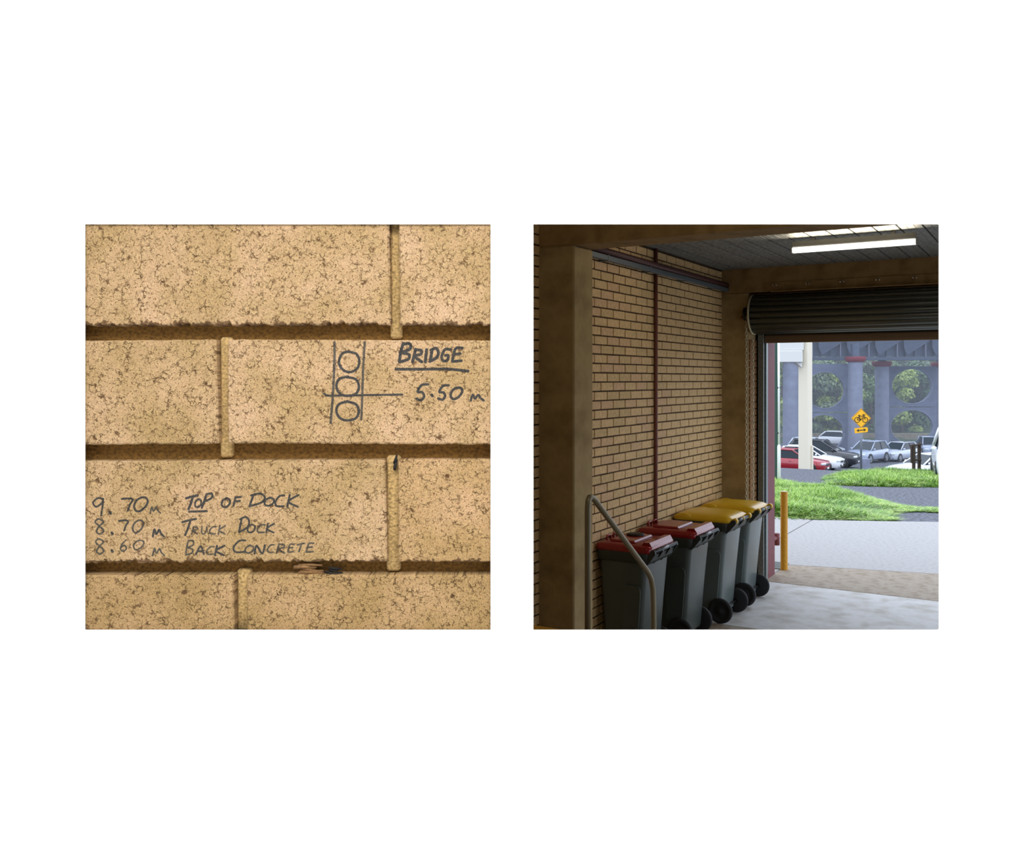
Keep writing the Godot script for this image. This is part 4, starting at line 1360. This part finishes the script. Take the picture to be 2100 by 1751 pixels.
func build_street_things() -> void:
	# cycle sign
	var t := thing("cycle_sign", "yellow diamond warning sign with a black bicycle on a grey post", "sign", on_ground(1766, 39.5), TURN)
	var foot := t.position.y
	var up := at(1765, 857.5, 39.5).y - foot
	var st := mb(true)
	tube(st, [Vector3(0.02, 0, -0.055), Vector3(0.02, up + 0.3, -0.055)], 0.045, 10)
	part("pole", st, M.sign_pole, t)
	st = mb()
	var k := 0.435
	plate(st, PackedVector2Array([Vector2(0, -k), Vector2(k, 0), Vector2(0, k), Vector2(-k, 0)]), -0.006, 0.006, Transform3D(Basis(), Vector3(0, up, 0)))
	var face := part("diamond_plate", st, M.sign_yellow, t)
	st = mb()
	var i0 := 0.415
	var i1 := 0.395
	for q in 4:
		var a := Vector2(cos(TAU * q / 4), sin(TAU * q / 4))
		var b := Vector2(cos(TAU * (q + 1) / 4), sin(TAU * (q + 1) / 4))
		plate(st, PackedVector2Array([a * i1, a * i0, b * i0, b * i1]), 0.006, 0.009, Transform3D(Basis(), Vector3(0, up, 0)))
	part("border", st, M.sign_black, face)
	st = mb(true)
	var c := Vector3(0, up - 0.01, 0.014)
	for s in [-1, 1]:
		var loop := []
		for a in 21:
			loop.append(c + Vector3(s * 0.175 + cos(TAU * a / 20) * 0.112, -0.06 + sin(TAU * a / 20) * 0.112, 0))
		tube(st, loop, 0.014, 6)
	var hubs := [c + Vector3(-0.175, -0.06, 0), c + Vector3(0.175, -0.06, 0)]
	var crank := c + Vector3(-0.025, -0.075, 0)
	var seat := c + Vector3(-0.085, 0.12, 0)
	var head := c + Vector3(0.115, 0.125, 0)
	for l in [[hubs[0], crank], [hubs[0], seat], [seat, crank], [crank, head], [seat + Vector3(0.01, -0.03, 0), head], [head + Vector3(-0.01, 0.04, 0), hubs[1]]]:
		tube(st, [l[0], l[1]], 0.013, 6)
	tube(st, [seat + Vector3(-0.05, 0.02, 0), seat + Vector3(0.04, 0.02, 0)], 0.016, 6)
	tube(st, [seat, seat + Vector3(0, 0.02, 0)], 0.013, 6)
	tube(st, [head + Vector3(-0.06, 0.05, 0), head + Vector3(0.0, 0.055, 0), head + Vector3(0.05, 0.035, 0), head + Vector3(0.04, -0.005, 0)], 0.013, 6)
	part("bicycle_symbol", st, M.sign_black, face)
	st = mb()
	var lean := Transform3D(Basis(Vector3(0, 0, 1), 0.1), Vector3(0.0, at(1765, 882.0, 39.5).y - foot, 0.012))
	plate(st, PackedVector2Array([Vector2(-0.29, -0.11), Vector2(0.25, -0.11), Vector2(0.29, -0.07), Vector2(0.29, 0.07), Vector2(0.25, 0.11), Vector2(-0.29, 0.11)]), -0.005, 0.005, lean)
	var arrow_plate := part("arrow_plate", st, M.sign_yellow, t)
	st = mb()
	plate(st, PackedVector2Array([Vector2(-0.21, 0), Vector2(-0.10, -0.075), Vector2(-0.12, -0.02), Vector2(0.12, -0.02), Vector2(0.10, -0.075), Vector2(0.21, 0), Vector2(0.10, 0.075), Vector2(0.12, 0.02), Vector2(-0.12, 0.02), Vector2(-0.10, 0.075)]), 0.005, 0.009, lean)
	part("double_arrow", st, M.sign_black, arrow_plate)
	# timber posts
	t = thing("timber_frame", "two dark weathered timber posts joined by short rails on the bank", "posts", on_ground(1878, 36.0), TURN)
	st = mb()
	box(st, Vector3(-0.08, 0.60, 0), Vector3(0.105, 1.30, 0.12), 0.01)
	part("post", st, M.timber, t)
	st = mb()
	box(st, Vector3(0.18, 0.66, -0.1), Vector3(0.105, 1.28, 0.12), 0.01)
	part("post", st, M.timber, t)
	st = mb()
	box(st, Vector3(-0.185, 0.85, 0.02), Vector3(0.05, 0.68, 0.08), 0.01)
	part("side_board", st, M.timber, t)
	st = mb()
	box(st, Vector3(0.02, 1.22, 0.0), Vector3(0.48, 0.06, 0.08), 0.01, Basis(Vector3(0, 0, 1), 0.12))
	part("rail", st, M.timber, t)
	st = mb()
	box(st, Vector3(0.02, 0.62, 0.0), Vector3(0.40, 0.07, 0.06), 0.01)
	part("rail", st, M.timber, t)
	# the white pipe and dark post seen past the door frame
	t = thing("vent_pipe", "white plastic pipe standing in the grass past the maroon door frame", "pipe", on_ground(1597.5, 27.0), TURN)
	var top := at(1597, 640, 27.0).y - t.position.y
	var mid := at(1597, 912, 27.0).y - t.position.y
	st = mb(true)
	tube(st, [Vector3(0, -0.05, 0), Vector3(0, 0.2, 0)], 0.03, 10)
	tube(st, [Vector3(0, mid, 0), Vector3(-0.015, top, 0)], 0.032, 10)
	part("pipe", st, M.white_pipe, t)
	st = mb(true)
	lathe(st, Vector3(0, 0.15, 0), Vector3.UP, [Vector2(0, 0.03), Vector2(0.02, 0.05), Vector2(mid - 0.2, 0.05), Vector2(mid - 0.14, 0.03)], 14)
	part("sleeve", st, M.white_pipe, t)
	for y in [mid + 0.35, mid + 1.7]:
		st = mb()
		box(st, Vector3(-0.01, y, -0.02), Vector3(0.09, 0.05, 0.09), 0.01)
		part("clip", st, M.car_trim, t)
	st = mb()
	var dp := on_ground(1591.5, 27.5)
	var tall := at(1591, 640, 27.5).y - dp.y
	box(st, Vector3(0, tall / 2.0, 0), Vector3(0.085, tall + 0.1, 0.085), 0.01)
	var post := part("fence_post", st, M.dark_green)
	post.position = dp
	post.rotation.y = TURN
	tag(post, "dark green steel post behind the white pipe", "post")
	# cream portal post with its arm
	t = thing("portal_post", "tall cream square post with a box arm under the bridge", "post", on_ground(1651.5, 52.0), TURN)
	var f := t.position.y
	st = mb()
	var ph := at(1651, 640, 52.0).y - f
	box(st, Vector3(0, ph / 2, 0), Vector3(0.575, ph, 0.575), 0.02, Basis(Vector3.UP, 0.78))
	part("shaft", st, M.cream_post, t)
	st = mb()
	var y0 := at(1651, 743, 52.0).y - f
	var y1 := at(1651, 719, 52.0).y - f
	slab(st, Vector3(-1.62, y0, -0.5), Vector3(-0.3, y1, 0.5), 0.03)
	part("arm", st, M.cream_beam, t)
	st = mb()
	slab(st, Vector3(-2.4, y1 + 0.004, -0.7), Vector3(-0.2, ph, 0.4), 0.03)
	part("head_beam", st, M.cream_beam, t)
	st = mb()
	plate(st, PackedVector2Array([Vector2(-0.62, y0 - 0.02), Vector2(-0.28, y0 - 0.3), Vector2(-0.28, y0 + 0.01), Vector2(-0.62, y0 + 0.01)]), -0.3, 0.3)
	part("haunch", st, M.cream_beam, t)
	st = mb()
	box(st, Vector3(0.36, 0.75, 0.1), Vector3(0.12, 1.6, 0.1), 0.01)
	part("cable_cover", st, M.cream_post, t)
	# concrete block by the sign
	st = mb()
	box(st, Vector3(0, 0.42, 0), Vector3(0.46, 0.95, 0.5), 0.03)
	var blk := part("concrete_block", st, M.bridge_concrete)
	blk.position = on_ground(1774.5, 60.0)
	blk.rotation.y = TURN
	tag(blk, "pale concrete block standing behind the sign post", "block")

func build_bridge() -> void:
	var Z := 90.0
	var base := -4.5
	var s := Z / FOCAL
	var labels := ["round grey bridge column left of the cream post", "thick round grey bridge column behind the cycle sign", "round grey bridge column left of the paired round openings", "round grey bridge column at the edge of the door opening"]
	var n := 0
	for q in [[1622.0, 32.0, 742.0, 86.0], [1754.0, 29.0, 741.0, 85.0], [1808.5, 27.0, 750.0, 90.0], [1926.0, 22.0, 752.0, 94.0]]:
		var p := at(q[0], HORIZON, q[3])
		var sc: float = q[3] / FOCAL
		var t := thing("bridge_column", labels[n], "column", Vector3(p.x, base, p.z), TURN, "columns of the bridge")
		n += 1
		var h: float = 2.6 + (HORIZON - q[2]) * sc - base
		var r: float = q[1] * sc / 2.0
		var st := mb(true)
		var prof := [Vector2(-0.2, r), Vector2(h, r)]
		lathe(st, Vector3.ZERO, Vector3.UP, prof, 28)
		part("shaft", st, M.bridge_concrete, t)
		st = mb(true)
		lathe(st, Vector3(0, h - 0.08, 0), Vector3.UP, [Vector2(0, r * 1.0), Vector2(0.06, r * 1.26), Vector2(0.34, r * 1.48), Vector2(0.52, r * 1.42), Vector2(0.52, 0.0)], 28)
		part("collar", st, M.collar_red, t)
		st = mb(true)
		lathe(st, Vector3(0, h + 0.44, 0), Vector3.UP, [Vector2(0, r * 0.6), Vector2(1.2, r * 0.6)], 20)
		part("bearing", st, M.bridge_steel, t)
	# pierced concrete screens
	var names := ["upper", "lower"]
	for scr in [["beside the cream post", 87.0, [[1689.0, 800.0, 42.0, 37.5, 1640.0, 1739.0, 764.0 - 18.0, 845.0], [1687.0, 888.0, 43.0, 38.0, 1640.0, 1739.0, 846.5, 960.0]]], ["left of the door opening's edge", 92.0, [[1868.0, 792.0, 42.0, 36.0, 1818.0, 1918.0, 751.0, 833.5], [1868.0, 875.0, 44.0, 35.0, 1818.0, 1918.0, 835.0, 945.0]]]]:
		for k in 2:
			var h: Array = scr[2][k]
			var sc: float = scr[1] / FOCAL
			var c := at(h[0], h[1], scr[1])
			var t := thing("pierced_screen", "%s concrete screen panel with a round opening %s" % [names[k], scr[0] if scr[1] < 90.0 else "near the silver wagon"], "screen", Vector3(c.x, base, c.z), TURN, "pierced screens of the bridge")
			var cy := c.y - base
			var st := mb()
			holed(st, Vector2((h[4] - h[0]) * sc, maxf((h[1] - h[7]) * sc, -cy - 0.1)), Vector2((h[5] - h[0]) * sc, (h[1] - h[6]) * sc), Vector2(h[2] * sc, h[3] * sc), -0.25, 0.25, Transform3D(Basis(), Vector3(0, cy, 0)))
			part("panel", st, M.screen_concrete, t)
			st = mb(true)
			var loop := []
			for a in 41:
				loop.append(Vector3(cos(TAU * a / 40) * (h[2] * sc - 0.01), cy + sin(TAU * a / 40) * (h[3] * sc - 0.01), 0.25))
			tube(st, loop, 0.05, 6)
			part("hoop", st, M.bridge_concrete, t)
	# the girder overhead
	var g := at(1790.0, HORIZON, 88.0)
	var t := thing("bridge_girder", "blue grey steel bridge girder with upright stiffeners and sloping brackets", "girder", Vector3(g.x, 0, g.z), TURN - 0.02)
	var gs := 88.0 / FOCAL
	var y_of := func(v: float) -> float: return 2.6 + (HORIZON - v) * gs
	var st := mb()
	slab(st, Vector3(-24, y_of.call(731.0), -0.3), Vector3(14, y_of.call(610.0), -0.1), 0.0)
	part("web", st, M.bridge_steel, t)
	st = mb()
	slab(st, Vector3(-24, y_of.call(738.5), -0.9), Vector3(14, y_of.call(732.0), 0.4), 0.02)
	part("bottom_flange", st, M.bridge_steel, t)
	st = mb()
	slab(st, Vector3(-24, y_of.call(640.0), -3.0), Vector3(14, y_of.call(600.0), 4.5), 0.0)
	part("deck", st, M.bridge_concrete, t)
	for k in 12:
		var x: float = -23.0 + 2.72 * k + 0.75
		st = mb()
		slab(st, Vector3(x - 0.05, y_of.call(732.0), -0.1), Vector3(x + 0.05, y_of.call(640.0), 0.34), 0.01)
		part("stiffener", st, M.bridge_concrete, t)
		for e in [0.9, 1.8]:
			st = mb()
			slab(st, Vector3(x + e - 0.03, y_of.call(731.0), -0.1), Vector3(x + e + 0.03, y_of.call(640.0), 0.05), 0.0)
			part("web_rib", st, M.bridge_steel, t)
		st = mb()
		plate(st, PackedVector2Array([Vector2(x + 0.85, y_of.call(727.0)), Vector2(x + 1.0, y_of.call(727.0)), Vector2(x + 3.0, y_of.call(700.0)), Vector2(x + 3.0, y_of.call(660.0)), Vector2(x + 0.55, y_of.call(660.0)), Vector2(x + 0.55, y_of.call(712.0))]), 0.42, 0.5)
		part("bracket", st, M.bridge_steel, t)

func make_tree(label: String, where: Vector3, height: float, spread: float, leaf: Material, salt: int, low := 0.1) -> void:
	var t := thing("tree", label, "tree", where, 0.0, "trees behind the bridge")
	rng.seed = salt
	var st := mb(true)
	tube(st, [Vector3(0, -0.3, 0), Vector3(0.1, height * 0.3, 0.05), Vector3(-0.1, height * 0.65, 0.1)], 0.26, 8, 0.1)
	for k in 4:
		var a := rng.randf() * TAU
		tube(st, [Vector3(0, height * (0.25 + 0.1 * k), 0), Vector3(cos(a) * spread * 0.6, height * (0.4 + 0.1 * k), sin(a) * spread * 0.6)], 0.1, 6, 0.04)
	part("trunk", st, M.trunk, t)
	# crown: leaves on the shells of several boughs
	st = mb()
	var boughs := 16
	for b in boughs:
		var a := rng.randf() * TAU
		var rr := spread * sqrt(rng.randf()) * 0.75
		var c := Vector3(cos(a) * rr, height * rng.randf_range(low, 0.92), sin(a) * rr)
		var br := spread * rng.randf_range(0.3, 0.5)
		for k in 330:
			var d := Vector3(rng.randfn(), rng.randfn(), rng.randfn()).normalized()
			var p := c + d * br * rng.randf_range(0.72, 1.05) * Vector3(1, 0.75, 1)
			var n := (d + Vector3(rng.randfn(), rng.randfn() + 0.6, rng.randfn()) * 0.5).normalized()
			var e1 := n.cross(Vector3(rng.randfn(), rng.randfn(), rng.randfn())).normalized() * rng.randf_range(0.16, 0.32)
			var e2 := n.cross(e1) * 0.62
			var shade := rng.randf_range(0.4, 1.15)
			st.set_color(Color(shade, shade, shade * rng.randf_range(0.7, 1.2)))
			for q in [p - e1, p + e2, p + e1, p - e1, p + e1, p - e2]:
				st.add_vertex(q)
	part("crown", st, leaf, t)

func build_trees() -> void:
	var st := mb(true)
	# wooded slope that closes the view
	var rings := []
	for q in [[100.0, -4.6], [112.0, -2.5], [122.0, 3.0], [134.0, 11.0], [150.0, 20.0]]:
		rings.append(q)
	var rough := FastNoiseLite.new()
	rough.seed = 3
	rough.frequency = 0.08
	for i in rings.size() - 1:
		for j in 70:
			var v := []
			for q in [[i, j], [i, j + 1], [i + 1, j + 1], [i + 1, j]]:
				var x: float = -30.0 + 2.0 * q[1]
				var d: float = rings[q[0]][0]
				var p := room * Vector3(x, 0, -d)
				v.append(Vector3(p.x, rings[q[0]][1] + rough.get_noise_2d(x * 2.0, d) * (1.5 if q[0] > 0 else 0.0), p.z))
			quad_out(st, v[0], v[1], v[2], v[3], Vector3(v[0].x, -60, v[0].z))
	setting("floor_hillside", st, M.hill)
	st = mb()
	var w0 := at(1580.0, 912.0, 103.0)
	slab(st, Vector3(-3, -4.6, -0.2), Vector3(26, w0.y + 1.3, 0.2), 0.02)
	var wall := setting("wall_retaining", st, M.retaining_wall)
	wall.position = Vector3(w0.x, 0, w0.z)
	wall.rotation.y = TURN
	var list := [
		["pale green leafy tree showing through the opening beside the cream post", 1690, 108.0, -3.0, 9.0, 3.6, 3, 11],
		["yellow green bush low in the opening beside the cream post", 1720, 106.0, -3.0, 8.0, 2.6, 1, 12],
		["dark green tree rising behind the cream post", 1655, 112.0, -3.0, 12.0, 4.0, 0, 13],
		["grey green tree between the two middle bridge columns", 1780, 110.0, -2.5, 8.5, 3.2, 3, 14],
		["bright green tree low between the two middle bridge columns", 1786, 106.5, -3.0, 7.0, 2.4, 0, 15],
		["yellow green tree in the left half of the upper right opening", 1848, 107.0, -3.2, 8.5, 2.6, 1, 16],
		["dark green tree in the right half of the upper right opening", 1890, 110.0, -3.2, 10.0, 3.6, 2, 17],
		["deep green tree filling the lower right opening", 1866, 112.0, -3.2, 8.0, 4.2, 2, 18],
		["light green tree seen left of the first round column", 1605, 108.0, -3.0, 10.0, 2.6, 1, 19],
		["tall pale tree whose crown shows under the girder on the left", 1700, 120.0, -1.0, 14.0, 4.5, 1, 20],
		["tall pale tree whose crown shows under the girder on the right", 1850, 122.0, -1.0, 14.0, 5.0, 3, 21],
		["tall green tree behind the two middle bridge columns", 1775, 122.0, -1.0, 15.0, 4.5, 0, 22],
		["green tree past the last bridge column at the right", 1935, 112.0, -2.0, 12.0, 3.6, 0, 23],
	]
	for q in list:
		var p := at(q[1], HORIZON, q[2])
		make_tree(q[0], Vector3(p.x, q[3] - 1.5, p.z), q[4] + 1.0, q[5], M["leaf_%d" % q[6]], q[7])

# ------------------------------------------------------------------ the scene
const ADDED_ROOM_LIGHT := 3.0  # strength of the lamp added to brighten the white wall
const BRICK_TONE := 0.925
const TUBE_LIGHT := 1.2
const DOCK_FILL := 0.8  # strength of the added fill lamp over the dock
const SIDE_DOOR := Vector3(-11.5, -6.0, 3.0)   # from z, to z, height
const HAZE := 0.005
const SKY := 2.7

func _ready() -> void:
	# camera: level, the lens shifted so that the horizon sits above the middle
	var cam := Camera3D.new()
	cam.name = "camera"
	add_child(cam)
	cam.transform = room
	cam.projection = Camera3D.PROJECTION_FRUSTUM
	cam.near = 0.05
	cam.far = 400.0
	cam.size = 2.0 * cam.near * 875.5 / FOCAL
	cam.frustum_offset = Vector2(0.0, -cam.near * 98.5 / FOCAL)
	cam.current = true
	# an overcast sky
	var sky_mat := ProceduralSkyMaterial.new()
	sky_mat.sky_top_color = Color8(228, 238, 255)
	sky_mat.sky_horizon_color = Color8(218, 228, 246)
	sky_mat.ground_bottom_color = Color8(110, 112, 116)
	sky_mat.ground_horizon_color = Color8(160, 164, 170)
	sky_mat.sky_energy_multiplier = 1.0
	var sky := Sky.new()
	sky.sky_material = sky_mat
	var env := Environment.new()
	env.background_mode = Environment.BG_SKY
	env.sky = sky
	env.background_energy_multiplier = SKY
	env.tonemap_mode = Environment.TONE_MAPPER_LINEAR
	env.tonemap_exposure = 1.0
	env.sdfgi_enabled = true
	env.ssao_enabled = true
	env.ssil_enabled = true
	var we := WorldEnvironment.new()
	we.name = "surroundings"
	we.environment = env
	add_child(we)
	env.volumetric_fog_enabled = true
	env.volumetric_fog_density = 0.0
	make_materials()
	build_room()
	build_bay()
	build_yard()
	build_bridge()
	build_trees()
	build_cars()
	build_street_things()
	build_grass()
	build_haze()

# the rain haze that hangs over the car park and the bridge
func build_haze() -> void:
	var fog := FogVolume.new()
	fog.name = numbered("rain_haze")
	fog.shape = RenderingServer.FOG_VOLUME_SHAPE_BOX
	fog.size = Vector3(70, 30, 84)
	var fm := FogMaterial.new()
	fm.density = HAZE
	fm.albedo = Color8(226, 234, 246)
	fog.material = fm
	add_child(fog)
	fog.position = room * Vector3(24, 8, -104)
	fog.rotation.y = TURN
	fog.set_meta("kind", "stuff")
	tag(fog, "thin rain haze hanging over the car park and bridge", "haze")
